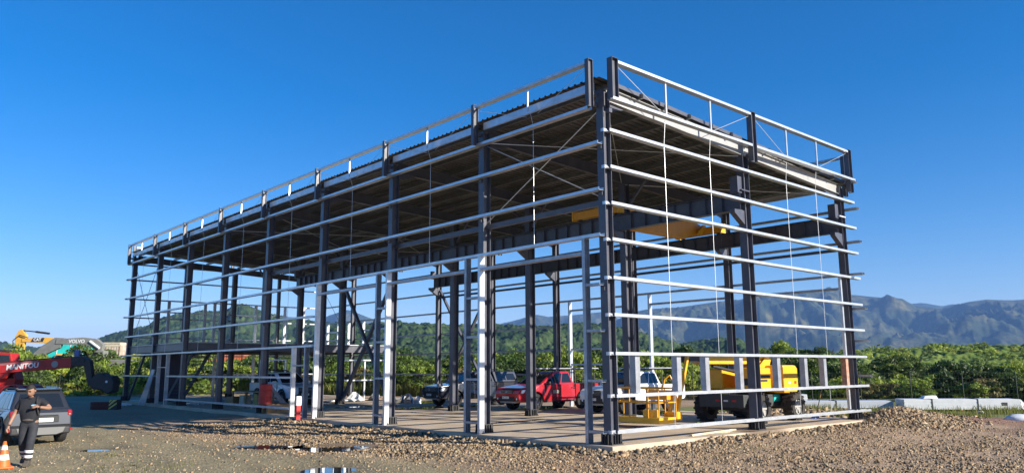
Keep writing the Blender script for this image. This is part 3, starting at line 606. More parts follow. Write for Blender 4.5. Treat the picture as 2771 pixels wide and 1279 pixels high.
# door framing on the long side
def stud(x, y, z0, z1, m=GALV, wx=.2, wy=.11, name='door_jamb', flip=1):
    mb = MB(); t_ = .008; poly = [(-wx/2, 0), (wx/2, 0), (wx/2, wy), (wx/2-t_, wy), (wx/2-t_, t_), (-wx/2+t_, t_), (-wx/2+t_, wy), (-wx/2, wy)]
    mb.ext([(p[0], p[1]*flip) for p in poly], (x, y, z0), (1, 0, 0), (0, 1, 0), (0, 0, z1-z0)); return part(name, mb, m)
for i in range(4):
    y = BY[i]
    if i: stud(-.1, y-.19, .0, LZ[5]-.05, flip=1)
    if i < 3:
        stud(-.1, y+.62, 0.0, LZ[5]-.05, GALV2, flip=-1)
        for z in (LZ[1], LZ[2], LZ[3], LZ[4]): mb = MB(); mb.beam((-.1, y-.07 if i else .0, z-.03), (-.1, y+.50, z-.03), C_(.19, .07)); part('blocking', mb, GALV2)
        girt_y(-.1, y+.64, BY[i+1]-.20, 5.17, GALV2, 'door_header')
# small door in the fourth bay and in the seventh
stud(-.1, 18.2, 0, LZ[3]-.05); stud(-.1, 17.1, 0, LZ[3]-.05, GALV2, flip=-1)
for z in (.32, 1.66, 2.15): mb = MB(); mb.beam((-.1, 17.11, z), (-.1, 18.19, z), C_(.19, .06)); part('blocking', mb, GALV2) if z > 2 else None
for y in (34.75, 36.35): stud(-.1, y, 0, LZ[3]-.05, GALV2)
mb = MB(); mb.beam((-.1, 34.87, 2.15), (-.1, 36.34, 2.15), C_(.19, .06)); part('blocking', mb, GALV2)
# gable girts
def gends(z, lo=0.12): return lo
for j, z in enumerate(GZ):
    girt_x(-.1-.03, .13, XI+.1, z, GALV); girt_x(-.1-.03, XI+.104, 15.27, z, GALV)
    mb = MB(); mb.box((.06, -.06, z-.005), (.14, .10, .09)); part('girt_cleat', mb, GALV)
    mb = MB(); mb.box((XI, -.12, z+.055), (.22, .16, .008)); part('girt_cleat', mb, STEEL)
# short studs between the two low gable rows
for x in (1.15, 3.05, 4.48, 6.36, 8.68, 10.54, 11.96, 13.72):
    stud(x, -.13, GZ[1]+.045, GZ[2]-.05, RUST if x > 13.5 else GALV2, wx=.2, wy=.2, name='window_stud')
# gable girt right-hand vertical trims
stud(13.95, -.03, .4, GZ[5], GALV, wx=.1, wy=.1, name='corner_trim')
# sag rods
ROD = mat('galvanised_rod', (0.62, 0.63, 0.63), .35, .6)
def rod(a, b, r=.0085, name='sag_rod', m=ROD): mb = MB(); mb.cyl(a, b, r, n=6); return part(name, mb, m)
for x in (2.65, 5.03, 9.85, 12.05):
    for z0, z1 in list(zip(GZ[2:-1], GZ[3:]))+[(GZ[0], GZ[1])]: rod((x, -.2, z0+.05), (x, -.2, z1-.05))
    rod((x, -.2, GZ[8]+.05), (x, -.27, 9.42))
for i in range(8):
    y = (BY[i]+BY[i+1])/2
    for k in ((5, 6, 7) if i < 3 else (3, 4, 5, 6, 7)): rod((-.1, y, LZ[k]+.05), (-.1, y, LZ[k+1]-.05))
    rod((-.1, y, LZ[8]+.05), (-.24, y, 9.86))
# parapet: posts, rails, studs and stay rods
PX = -.28
for i, y in enumerate(BY):
    yy = y+.12 if i == 0 else y
    mb = MB(); mb.beam((PX, yy, 9.32), (PX, yy, 10.70), I_(.20, .14, .012, .008), upv=(1, 0, 0)); p = part('parapet_post', mb, STEEL)
    mb = MB(); mb.box((PX, yy, 10.706), (.21, .15, .012)); obj('cap_plate', mb, STEEL, p)
    mb = MB(); mb.box((-.09, yy, 9.42), (.18, .12, .12)); mb.box((-.09, yy, 9.72), (.18, .12, .10)); obj('bracket', mb, STEEL, p)
for i in range(8):
    y0, y1 = BY[i]+(.21 if i == 0 else .095), BY[i+1]-.095; girt_y(PX, y0, y1, 10.62, GALV, 'parapet_rail')
    ym = (y0+y1)/2; mb = MB(); mb.box((PX, ym, 10.21), (.05, .06, .74)); part('parapet_stud', mb, GALV)
    rod((PX, y0, 10.5), (PX+.2, ym-.25, 9.75), .008, 'stay_rod'); rod((PX, y1, 10.5), (PX+.2, ym+.25, 9.75), .008, 'stay_rod')
PY = -.36
for x in (.17, 7.42, 14.66):
    mb = MB(); mb.beam((x, PY, 9.5 if x < 1 else 8.95), (x, PY, 10.70), I_(.26, .20, .012, .008), upv=(1, 0, 0)); p = part('parapet_post', mb, STEEL)
    mb = MB(); mb.box((x, PY, 10.706), (.27, .21, .012)); obj('cap_plate', mb, STEEL, p)
    mb = MB(); mb.box((x, -.18, 9.2), (.12, .14, .12)); obj('bracket', mb, STEEL, p)
for x0, x1, xs in ((.31, 7.28, (2.6, 4.95)), (7.56, 14.52, (9.75, 12.0))):
    girt_x(PY, x0, x1, 10.62, GALV, 'parapet_rail'); girt_x(PY, (.04 if x0 < 1 else x0), (15.0 if x1 > 14 else x1), 9.50, GALV, 'parapet_rail')
    for x in xs: mb = MB(); mb.box((x, PY, 10.06), (.06, .05, 1.03)); part('parapet_stud', mb, GALV)
    rod((x0, PY, 10.55), (xs[0]-.25, PY, 9.6), .011, 'stay_rod'); rod((x1, PY, 10.55), (xs[1]+.2, PY, 9.6), .011, 'stay_rod')
# back and far parapets seen through
for i in range(0, 9, 2): mb = MB(); mb.beam((15.05, BY[i], 8.9), (15.05, BY[i], 10.6), I_(.2, .15), upv=(1, 0, 0)); part('parapet_post', mb, STEEL)
girt_y(15.05, .15, BY[8], 10.55, GALV2, 'parapet_rail')
for x in (.2, 7.3, 14.6): mb = MB(); mb.beam((x, 44.3, 9.2), (x, 44.3, 10.70), I_(.2, .15), upv=(1, 0, 0)); part('parapet_post', mb, STEEL)
girt_x(44.3, .3, 7.2, 10.6, GALV, 'parapet_rail'); girt_x(44.3, 7.4, 14.5, 10.6, GALV, 'parapet_rail')
# back wall girts and door frames
for k in (5, 6, 7, 8):
    for i in range(8): girt_y(XB+.25, BY[i]+.003 if i else -.62, BY[i+1]-.003, LZ[k], GALV2)
for k in (2, 3, 4):
    girt_y(XB+.25, -.62, -.05, LZ[k], GALV2)
    for i in range(3, 8): girt_y(XB+.25, BY[i]+.003, BY[i+1]-.003, LZ[k], GALV2)
for i in (1, 2, 3):
    stud(XB+.25, BY[i]-.85, 0, LZ[5]-.05, GALV); stud(XB+.25, BY[i-1]+.35, 0, LZ[5]-.05, GALV2, flip=-1)
    girt_y(XB+.25, BY[i-1]+.36, BY[i]-.86, 5.1, GALV2, 'door_header')
for z0, z1, i in ((2.0, 3.0, 2),):
    girt_y(XB+.25, BY[i]+1.5, BY[i+1]-.9, z1, GALV, 'window_header'); girt_y(XB+.25, BY[i]+1.5, BY[i+1]-.9, 2.2, GALV, 'window_header'); stud(XB+.25, BY[i]+1.5, 0, z1-.05, GALV)
# far gable
for k in (1, 2, 3, 4, 5, 6, 7, 8):
    for x0, x1 in ((-.25, XI-.002), (XI+.002, 14.9)): girt_x(BY[8]+.27, x0, x1, LZ[k], GALV2)
for x in (2.0, 2.7, 5.3, 6.0, 9.2, 11.6, 13.2): stud(x, BY[8]+.2, 3.65, 6.9, GALV2, name='window_stud')
for x in (1.9, 6.2, 9.2): stud(x, BY[8]+.2, .0, 2.9, GALV2, name='window_stud')
for k, (x0, x1) in enumerate(((2.0, 5.3), (6.0, 9.2), (9.4, 13.2))): girt_x(BY[8]+.27, x0, x1, 6.1, GALV, 'window_header')
# white window framing along the back wall at the mezzanine
for i in (6, 7):
    for y in (BY[i]+1.0, BY[i]+2.6, BY[i]+4.3): stud(XB+.25, y, 3.65, 5.55, GALV, name='window_stud')
    girt_y(XB+.25, BY[i]+1.0, BY[i]+4.3, 4.9, GALV, 'window_header'); girt_y(XB+.25, BY[i]+1.0, BY[i]+4.3, 3.9, GALV, 'window_header')
# mezzanine: edge beams, joists and deck
def ibeam(a, b, h, wd, name, m=STEEL, parent=None): mb = MB(); mb.beam(a, b, I_(h, wd, .016, .012)); return part(name, mb, m, parent)
for x0, x1 in ((.31, XI-.18), (XI+.18, XB-.16)):
    for i in (6, 7, 8): ibeam((x0, BY[i], 3.36), (x1, BY[i], 3.36), .46, .2, 'mezzanine_beam')
    for i in (6, 7):
        for k in (1, 2, 3): ibeam((x0, BY[i]+1.37*k, 3.47), (x1, BY[i]+1.37*k, 3.47), .22, .11, 'joist')
for x in (.15, XI, XB):
    for i in (6, 7): ibeam((x, BY[i]+.15, 3.36), (x, BY[i+1]-.15, 3.36), .46, .2, 'mezzanine_beam')
for i in (6, 7):
    mb = MB(); mb.bb((.2, BY[i]+.11, 3.598), (XB-.1, BY[i+1]-.11, 3.65)); part('mezzanine_deck', mb, GALV2)
# stair up to the mezzanine
ST = mat('stair_steel', (0.045, 0.05, 0.085), .5, 0, .15)
mb = MB()
for xx in (1.0, 2.0): mb.beam((xx, 33.2, 3.45), (xx, 38.2, .05), rect(.05, .28))
sta = part('stair', mb, ST)
for k in range(17): mb = MB(); t_ = (k+.5)/17; mb.box((1.5, 33.2+5.0*t_, 3.45-3.4*t_), (.95, .27, .04)); obj('tread', mb, ST, sta)
mb = MB(); mb.bb((.9, 39.2, 0.02), (2.6, 39.26, 3.0)); part('stair_wall', mb, ST)
mb = MB(); mb.ext([(0, 3.1), (1.9, 3.1), (1.15, 1.0), (1.15, .05), (.85, .05), (.85, 1.0)], (.6, 40.6, 0), (1, 0, 0), (0, 0, 1), (0, .08, 0)); part('gusset_wall', mb, ST)
mb = MB(); mb.beam((.3, 43.5, .1), (.3, 40.6, 3.1), rect(.14, .14)); part('brace', mb, STEEL)
# crane runway beams with stops, brackets and conductor bar
for x, y1 in ((XI-.34, 33.0), (XB-.42, 27.6)):
    for i in range(6 if y1 > 30 else 5):
        a = BY[i] if i else -.05; b = min(BY[i+1], y1); bm = ibeam((x, a+.004, 7.56), (x, b-.004, 7.56), .62, .26, 'crane_beam')
        for k in range(1, 8): mb = MB(); yy = a+(b-a)*k/8; mb.box((x, yy, 7.56), (.22, .012, .585)); obj('stiffener', mb, STEEL, bm)
        mb = MB(); mb.bb((x-.03, a+.004, 7.872), (x+.03, b-.004, 7.93)); obj('rail', mb, BLACK, bm)
    mb = MB(); mb.box((x, .1, 8.15), (.26, .3, .55)); part('end_stop', mb, STEEL); mb = MB(); mb.box((x, y1-.2, 8.1), (.26, .2, .5)); part('end_stop', mb, STEEL)
    for i in range(7 if y1 > 30 else 6):
        mb = MB(); sgn = 1 if x < XI else 1; xc = XI if x < 8 else XB; mb.ext([(0, 0), (0, -.5), (-.62, -.12), (-.62, 0)], (xc-.15, BY[i]-.1, 7.24), (1, 0, 0), (0, 0, 1), (0, .2, 0)); part('bracket', mb, STEEL)
        mb = MB(); mb.box((xc-.1, BY[i], 7.95), (.5, .3, .04)); part('bracket', mb, WHITEP if xc > 10 else STEEL)
mb = MB(); mb.beam((XB-.05, .2, 6.62), (XB-.05, 27.3, 6.62), rect(.06, .12)); part('conductor_bar', mb, STEEL)
mb = MB(); mb.beam((.30, .15, 6.62), (.30, 22.0, 6.62), rect(.14, .16)); part('strut', mb, STEEL)
# bracing
def brace(a, b, s=.15, m=STEEL): mb = MB(); mb.beam(a, b, rect(s, s*.8)); return part('brace', mb, m)
y3, y4 = BY[4], BY[5]
brace((XI, y3+.15, .25), (XI, y4-.15, 6.9), .18); brace((XI+.09, y4-.15, .25), (XI+.09, y3+.15, 6.9), .18)
brace((XB, BY[4]+.15, .25), (XB, BY[5]-.15, 7.1), .16, STEEL); brace((XB+.1, BY[5]-.15, .25), (XB+.1, BY[4]+.15, 7.1), .16, STEEL)
for i in range(1, 8):
    brace((XI, BY[i]+.15, 8.2), (XI, BY[i]+1.1, 9.15), .1); brace((XI, BY[i]-.15, 8.2), (XI, BY[i]-1.1, 9.15), .1)
    mb = MB(); mb.beam((FX+1.0, BY[i], zr(1)-.62), (FX+1.0, BY[i]+.55, zr(1)-.22), rect(.05, .05)); part('fly_brace', mb, STEEL); mb = MB(); mb.beam((5.0, BY[i], zr(5)-.62), (5.0, BY[i]+.55, zr(5)-.22), rect(.05, .05)); part('fly_brace', mb, STEEL)
rod((FX, .1, 9.35), (FX, BY[1]-.1, 6.7), .016, 'brace_rod'); rod((FX+.05, BY[1]-.1, 9.35), (FX+.05, .1, 6.7), .016, 'brace_rod')
rod((FX, BY[7]+.1, 3.7), (FX, BY[8]-.1, 9.3), .016, 'brace_rod', BLACK); rod((FX+.05, BY[8]-.1, 3.7), (FX+.05, BY[7]+.1, 9.3), .016, 'brace_rod', BLACK)
rod((XB, BY[7]+.1, 3.7), (XB, BY[8]-.1, 8.9), .016, 'brace_rod', BLACK); rod((XB, BY[5]+.1, .3), (XB, BY[6]-.1, 3.2), .016, 'brace_rod', BLACK)
for i in (0, 4):   # roof plane rods
    for x0, x1 in ((.3, 7.2), (7.4, 14.3)): rod((x0, BY[i], zr(x0)-.62), (x1, BY[i+1], zr(x1)-.62), .014, 'brace_rod'); rod((x1, BY[i], zr(x1)-.64), (x0, BY[i+1], zr(x0)-.64), .014, 'brace_rod')
# low wall framing inside the back (workshop rooms under the mezzanine)
for x, y in ((9.5, 31.5), (11.5, 31.5), (13.2, 31.5), (6.0, 31.8), (4.4, 31.8)):
    stud(x, y, 0, 2.6, GALV, wx=.1, wy=.08, name='room_stud')
girt_x(31.5, 9.5, 13.2, 2.6, GALV, 'room_plate'); girt_x(31.5, 9.5, 13.2, 1.3, GALV, 'room_plate'); girt_x(31.8, 4.4, 6.0, 2.6, GALV, 'room_plate')
# ------------------------------------------------------------------ overhead travelling crane
CR = thing('overhead_crane', 'yellow overhead travelling crane girder resting on the runway beams', 'crane', (0, 0, 7.93))
def cp(name, mb, m=YELD, parent=None, **k):
    for i in range(len(mb.v)): mb.v[i] = (mb.v[i][0], mb.v[i][1], mb.v[i][2]-7.93)
    return obj(name, mb, m, parent or CR, **k)
xa, xb, yc = XI-.34, XB-.42, 6.5
mb = MB(); mb.ext([(xa+.1, 8.12), (xa+.1, 8.42), (xa+.6, 8.56), (xb-.6, 8.56), (xb-.1, 8.42), (xb-.1, 8.12), (xb-1.25, 7.72), (xa+1.25, 7.72)], (0, yc-.2, 0), (1, 0, 0), (0, 0, 1), (0, .4, 0)); cp('girder', mb)
for x in (xa, xb):
    mb = MB(); mb.bb((x-.13, yc-1.25, 7.99), (x+.13, yc+1.15, 8.32)); e = cp('end_truck', mb, bevel=.02)
    for y in (yc-1.0, yc+.9): mb = MB(); mb.cyl((x-.07, y, 8.06), (x+.07, y, 8.06), .125, n=14); cp('wheel', mb, BLACK)
    for y in (yc-1.27, yc+1.17): mb = MB(); mb.bb((x-.18, y-.03, 7.96), (x+.18, y+.03, 8.40)); cp('buffer_plate', mb, YEL)
mb = MB(); mb.ext([(xb-.75, 7.98), (xb-.28, 8.40), (xb-.10, 8.40), (xb-.10, 8.26), (xb-.46, 7.92)], (0, yc-.46, 0), (1, 0, 0), (0, 0, 1), (0, .1, 0)); cp('bracing_arm', mb, YEL)
mb = MB(); mb.bb((xa+1.5, yc+.25, 8.0), (xa+2.6, yc+.8, 8.5)); mb.cyl((xa+1.6, yc+.5, 7.85), (xa+2.5, yc+.5, 7.85), .16, n=12); cp('hoist', mb, YELD)
mb = MB(); mb.tube([(xa+2.0, yc+.5, 7.75), (xa+2.0, yc+.5, 6.9)], .02); mb.box((xa+2.0, yc+.5, 6.8), (.12, .2, .22)); cp('hook_block', mb, BLACK)
# ------------------------------------------------------------------ vehicles: local x forward, y left, z up
def wheel(root, x, y, r, wd, side, tyre=RUB, rimm=ALLOY, lugs=0, name='wheel'):
    mb = MB(); h = wd/2; mb.lathe([(r*.58, -h), (r*.93, -h), (r, -h*.6), (r, h*.6), (r*.93, h), (r*.58, h)], (x, y, r), (0, 1, 0), 28, closed=True)
    if lugs:
        for k in range(lugs):
            a = 2*PI*k/lugs
            for s in (-1, 1):
                c = Vector((x+math.cos(a+s*.06)*(r+.012), y+s*h*.5, r+math.sin(a+s*.06)*(r+.012))); mb.box(c, (.05, h*.95, .07), rot=(0, -a+PI/2+PI/2, 0))
    w_ = obj(name, mb, tyre, root, smooth=False)
    mb = MB(); yo = y+side*h*.72
    mb.lathe([(0, .0), (r*.16, 0), (r*.2, -.03), (r*.50, -.045), (r*.60, .0), (r*.60, -.06)], (x, yo, r), (0, side, 0), 24)
    for k in range(6):
        a = 2*PI*k/6; mb.box((x+math.cos(a)*r*.36, yo-side*.012, r+math.sin(a)*r*.36), (r*.42, .03, r*.13), rot=(0, -a, 0))
    obj('rim', mb, rimm, w_); return w_
def bil(q, u, v): a, b, c, d = [Vector(p) for p in q]; return (a*(1-u)+b*u)*(1-v)+(d*(1-u)+c*u)*v
def pane(root, q, u0, u1, v0, v1, name='window', m=None, off=.006, th=.02, skew=0.0):
    n = (Vector(q[1])-Vector(q[0])).cross(Vector(q[3])-Vector(q[0])).normalized()
    p = [bil(q, u0, v0), bil(q, u1, v0), bil(q, u1-skew, v1), bil(q, u0, v1)]
    mb = MB(); mb.hexa([x-n*th for x in p]+[x+n*off for x in p]); return obj(name, mb, m or GLASS, root, bevel=.012, seg=1)
def arc(cx, cz, r, a0, a1, n=10): return [(cx+r*math.cos(a0+(a1-a0)*i/n), cz+r*math.sin(a0+(a1-a0)*i/n)) for i in range(n+1)]
def body_prism(root, poly, hw, m, name='body', bevel=.05, taper=None):
    mb = MB(); n = len(poly); secs = [(-hw, 1), (hw, 1)]
    mb.ext(poly, (0, -hw, 0), (1, 0, 0), (0, 0, 1), (0, 2*hw, 0))
    if taper:
        for i, v in enumerate(mb.v): mb.v[i] = (v[0], v[1]*taper(v[0], v[2]), v[2])
    return obj(name, mb, m, root, bevel=bevel, seg=3)
def flare(root, cx, r, hw, m=PLAST, wd=.07):
    for s in (-1, 1):
        mb = MB(); pts = arc(cx, .39, r, -.15, PI+.15, 14); out = arc(cx, .39, r+wd, -.12, PI+.12, 14); n = len(pts)
        poly = pts+out[::-1]; mb.ext(poly, (0, s*hw-(.0 if s > 0 else .03), 0), (1, 0, 0), (0, 0, 1), (0, .03, 0)); obj('wheel_arch', mb, m, root)
def emblem(root, x, z, y=0.0, s=.07):
    mb = MB(); seg = 20
    for (ry, rz) in ((s, s*.66), (s*.34, s*.62)):
        for k in range(seg):
            a, b = 2*PI*k/seg, 2*PI*(k+1)/seg; mb.cyl((x, y+ry*math.cos(a), z+rz*math.sin(a)), (x, y+ry*math.cos(b), z+rz*math.sin(b)), .011, n=4, caps=False)
    obj('emblem', mb, CHROME, root)
def pickup(name, label, loc, rz, paint, lower=None, canopy=False, rack=False, facelift=False, flares=False, ladder=False, sc=1.04):
    r = thing(name, label, 'pickup truck', loc, rz, None); r.scale = (sc,)*3
    fx, bx, wr = 1.62, -1.47, .39
    poly = [(2.55, .40), (2.66, .50), (2.69, .78), (2.66, .95), (2.50, 1.04), (1.42, 1.165), (1.28, 1.19), (-.98, 1.20), (-.98, .42), (-.95, .40)]
    poly += arc(bx, .39, .46, 0.03, 0.03)[:0]
    poly += [(fx-.52, .36)]+arc(fx, .39, .47, PI, 0, 12)+[(fx+.52, .40)]
    body_prism(r, poly, .90, paint, 'body', .055, lambda x, z: (1-.10*max(0, x-1.9)/.8)*(1-.05*max(0, z-.85)/.35))
    # bed
    bp_ = [(-1.0, 1.20), (-2.60, 1.20), (-2.63, .62), (-2.5, .52), (bx-.5, .50)]+arc(bx, .39, .47, PI, 0, 12)+[(-1.0, .42)]
    b = body_prism(r, bp_, .89, paint, 'cargo_bed', .035)
    mb = MB(); mb.bb((-2.52, -.74, 1.1), (-1.08, .74, 1.204)); obj('bed_well', mb, PLAST, b)
    # cabin
    zb, zt, hb, ht = 1.17, 1.79, .83, .63
    B = [(1.32, -hb, zb), (-.97, -hb, zb), (-.97, hb, zb), (1.32, hb, zb)]; T = [(.32, -ht, zt-.02), (-.76, -ht, zt), (-.76, ht, zt), (.32, ht, zt-.02)]
    mb = MB(); mb.hexa([B[0], B[3], B[2], B[1], T[0], T[3], T[2], T[1]]); cab = obj('cabin', mb, paint, r, bevel=.06, seg=3)
    for s in (0, 1):
        q = [B[1], B[0], T[0], T[1]] if s == 0 else [B[3], B[2], T[2], T[3]]
        if s == 0: pane(r, q, .07, .40, .12, .86, 'side_window'); pane(r, q, .43, .90, .12, .86, 'side_window', skew=.16)
        else:
            p = q; pane(r, p, .60, .93, .12, .86, 'side_window'); mbq = [p[1], p[0], p[3], p[2]]
            n = (Vector(p[1])-Vector(p[0])).cross(Vector(p[3])-Vector(p[0])).normalized(); a = [bil(p, .10, .12), bil(p, .57, .12), bil(p, .57, .86), bil(p, .26, .86)]; m2 = MB(); m2.hexa([x-n*.02 for x in a]+[x+n*.006 for x in a]); obj('side_window', m2, GLASS, r)
    pane(r, [B[0], B[3], T[3], T[0]], .06, .94, .06, .94, 'windscreen'); pane(r, [B[2], B[1], T[1], T[2]], .1, .9, .25, .85, 'rear_window')
    hw = .885
    for s in (-1, 1):
        for xx, z0, z1 in ((1.02, .50, 1.16), (.02, .46, 1.17), (-.90, .95, 1.17)):
            mb = MB(); mb.box((xx, s*(hw+.006), (z0+z1)/2), (.012, .03, z1-z0)); obj('door_seam', mb, PLAST, r)
        for xx in (.16, -.80): mb = MB(); mb.box((xx, s*(hw+.03), 1.02), (.17, .03, .035)); obj('door_handle', mb, CHROME if paint is RED else PLAST, r, bevel=.008, seg=1)
        mb = MB(); mb.box((.95, s*1.02, 1.24), (.12, .22, .16)); obj('side_mirror', mb, PLAST if paint is not WHITE else paint, r, bevel=.04)
        mb = MB(); mb.box((.05, s*.86, .40), (2.0, .10, .07)); obj('side_step', mb, PLAST, r)
        mb = MB(); mb.hexa([(2.42, s*.86, .80), (2.58, s*.50, .80), (2.70, s*.46, .80), (2.56, s*.84, .80), (2.28, s*.87, .95), (2.50, s*.50, .93), (2.66, s*.47, .93), (2.47, s*.84, .96)] if s > 0 else [(2.56, s*.84, .80), (2.70, s*.46, .80), (2.58, s*.50, .80), (2.42, s*.86, .80), (2.47, s*.84, .96), (2.66, s*.47, .93), (2.50, s*.50, .93), (2.28, s*.87, .95)]); obj('headlight', mb, LAMP, r, bevel=.01, seg=1)
        mb = MB(); mb.box((2.60, s*.66, .55), (.14, .30 if facelift else .26, .30 if facelift else .16)); obj('fog_lamp_surround', mb, PLAST, r, bevel=.03)
        mb = MB(); mb.lathe([(0, .02), (.045, .015), (.05, 0)], (2.665, s*.66, .55), (1, 0, 0), 12); obj('fog_lamp', mb, LAMP, r)
        mb = MB(); mb.box((-2.62, s*.82, .98), (.06, .12, .34)); obj('tail_light', mb, TAIL, r, bevel=.01, seg=1)
    mb = MB(); mb.box((2.675, 0, .87 if not facelift else .80), (.06, .86, .16 if not facelift else .36)); g = obj('grille', mb, PLAST, r, bevel=.02)
    for k in range(3): mb = MB(); mb.box((2.71, 0, .81+.055*k), (.012, .80, .014)); obj('grille_bar', mb, CHROME if paint is RED else SKID, g)
    mb = MB(); mb.box((2.66, 0, .54), (.09, 1.0, .20)); obj('lower_grille', mb, PLAST, r, bevel=.02)
    emblem(r, 2.725, .88 if not facelift else .90); mb = MB(); mb.box((2.72, -.05, .61), (.012, .46, .11)); pl = obj('number_plate', mb, PLATE, r)
    for yo in (-.17, -.12, .03, .10): mb = MB(); mb.box((2.727, -.05+yo, .61), (.003, .028, .06)); obj('plate_mark', mb, SKID, pl)
    mb = MB(); mb.bb((2.45, -.55, .36), (2.62, .55, .44)); obj('bash_plate', mb, SKID, r)
    mb = MB(); mb.box((-2.68, 0, .55), (.12, 1.6, .16)); obj('rear_bumper', mb, CHROME if paint is RED else PLAST, r, bevel=.03)
    mb = MB(); mb.bb((-2.3, -.62, .38), (2.3, .62, .52)); obj('chassis', mb, BLACK, r)
    for x in (fx, bx):
        for s in (-1, 1): wheel(r, x, s*.77, wr, .26, s)
        if flares: flare(r, x, .46, .90)
    if canopy:
        zb2, zt2 = 1.205, 1.80; Bc = [(-.99, -.83, zb2), (-2.60, -.83, zb2), (-2.60, .83, zb2), (-.99, .83, zb2)]; Tc = [(-.86, -.66, zt2), (-2.42, -.66, zt2-.02), (-2.42, .66, zt2-.02), (-.86, .66, zt2)]
        mb = MB(); mb.hexa([Bc[0], Bc[3], Bc[2], Bc[1], Tc[0], Tc[3], Tc[2], Tc[1]]); obj('canopy', mb, paint, r, bevel=.05, seg=3)
        for q in ([Bc[1], Bc[0], Tc[0], Tc[1]], [Bc[3], Bc[2], Tc[2], Tc[3]]):
            pane(r, q, .10, .48, .18, .80, 'canopy_window'); pane(r, q, .51, .90, .18, .80, 'canopy_window')
        for s in (-1, 1): mb = MB(); mb.tube([(-1.0, s*.55, zt2+.02), (-1.0, s*.55, zt2+.08), (-2.3, s*.55, zt2+.07), (-2.3, s*.55, zt2)], .018); obj('roof_bar', mb, PLAST, r)
    if rack:
        for xx in (.05, -.55): mb = MB(); mb.tube([(xx, -.62, zt-.02), (xx, -.60, zt+.08), (xx, .60, zt+.08), (xx, .62, zt-.02)], .02); obj('roof_bar', mb, PLAST, r)
        for xx in (-1.06, -2.45):
            mb = MB(); mb.tube([(xx, -.8, 1.2), (xx, -.78, zt+.08), (xx, .78, zt+.08), (xx, .8, 1.2)], .025); obj('rack_hoop', mb, BLACK, r)
        for yy in (-.5, .45): mb = MB(); mb.beam((.4, yy, zt+.13), (-3.1, yy, zt+.13), rect(.07, .05)); obj('rack_rail', mb, GALV2, r)
        for k in range(9): mb = MB(); mb.box((-1.15-.16*k, -.86, 1.28), (.02, .02, .22)); obj('bed_rail_post', mb, BLACK, r)
        for yy in (-.86, .86): mb = MB(); mb.tube([(-1.08, yy, 1.39), (-2.5, yy, 1.39)], .015); obj('bed_rail', mb, BLACK, r)
    if ladder:
        mb = MB(); mb.tube([(-1.05, -.7, 1.2), (-1.05, -.66, 1.9), (-1.05, .66, 1.9), (-1.05, .7, 1.2)], .03); mb.tube([(-1.05, -.66, 1.55), (-1.05, .66, 1.55)], .02); obj('rack_hoop', mb, BLACK, r)
    mb = MB(); mb.hexa([(.9, -.4, 1.195), (.2, -.4, 1.195), (.2, .4, 1.195), (.9, .4, 1.195), (.85, -.38, 1.2), (.25, -.38, 1.2), (.25, .38, 1.2), (.85, .38, 1.2)]); obj('dashboard', mb, PLAST, r)
    return r
red = pickup('pickup_truck', 'red double-cab pickup truck with ladder rack parked on the slab', (11.9, 14.45, 0), PI, RED, rack=True)
mb = MB(); mb.box((.35, .905, .84), (.42, .006, .14)); obj('door_sticker', mb, CREAM, red)
pickup('pickup_truck', 'dark blue-black double-cab pickup truck with a windowed canopy over its bed', (11.9, 20.6, 0), PI-.06, BLUEK, canopy=True, flares=True)
wt = pickup('pickup_truck', 'white pickup truck with nose behind the yellow lift basket, beside the red truck', (12.9, 9.75, 0), PI, WHITE, facelift=True, flares=True, rack=True)
wl = pickup('pickup_truck', 'white double-cab pickup truck in the shade behind the red drum', (4.85, 29.5, 0), -PI/2, WHITE, facelift=True, flares=True, ladder=True)
mb = MB(); mb.box((.55, -.908, .86), (.26, .006, .06)); obj('door_sticker', mb, BLUET, wl)
# ------------------------------------------------------------------ grey sport utility vehicle, tail to the camera
suv_p = Vector((-10.47, 15.80)); suv_a = math.atan2(1, -.035)
SU = thing('parked_car', 'dark grey off-road car with roof rails parked behind the walking man', 'car', (suv_p.x-.18, suv_p.y-.1, -.21), suv_a)
fx, bx = 1.35, -1.30
poly = [(2.10, .38), (2.17, .60), (2.10, .90), (1.25, 1.05), (-2.05, 1.08), (-2.13, .95), (-2.16, .60), (-2.10, .42), (bx-.5, .34)]+arc(bx, .36, .43, PI, 0, 12)+[(fx-.48, .30)]+arc(fx, .36, .43, PI, 0, 12)+[(fx+.48, .36)]
body_prism(SU, poly, .90, GREYC, 'body', .07, lambda x, z: (1-.06*max(0, abs(x)-1.6)/.5)*(1-.04*max(0, z-.8)/.3))
B = [(1.10, -.83, 1.02), (-2.02, -.83, 1.02), (-2.02, .83, 1.02), (1.10, .83, 1.02)]; T = [(.35, -.62, 1.60), (-1.62, -.64, 1.62), (-1.62, .64, 1.62), (.35, .62, 1.60)]
mb = MB(); mb.hexa([B[0], B[3], B[2], B[1], T[0], T[3], T[2], T[1]]); obj('cabin', mb, GREYC, SU, bevel=.07, seg=3)
for q in ([B[1], B[0], T[0], T[1]],): pane(SU, q, .14, .33, .2, .85, 'side_window'); pane(SU, q, .36, .60, .1, .88, 'side_window'); pane(SU, q, .63, .92, .1, .88, 'side_window', skew=.12)
p = [B[3], B[2], T[2], T[3]]
for u0, u1 in ((.67, .86), (.40, .64), (.12, .37)):
    n = (Vector(p[1])-Vector(p[0])).cross(Vector(p[3])-Vector(p[0])).normalized(); a = [bil(p, u0, .1), bil(p, u1, .1), bil(p, u1, .88), bil(p, u0+(.1 if u0 < .2 else 0), .88)]; m2 = MB(); m2.hexa([x-n*.02 for x in a]+[x+n*.006 for x in a]); obj('side_window', m2, GLASS, SU)
pane(SU, [B[2], B[1], T[1], T[2]], .10, .90, .12, .84, 'rear_window'); pane(SU, [B[0], B[3], T[3], T[0]], .06, .94, .06, .94, 'windscreen')
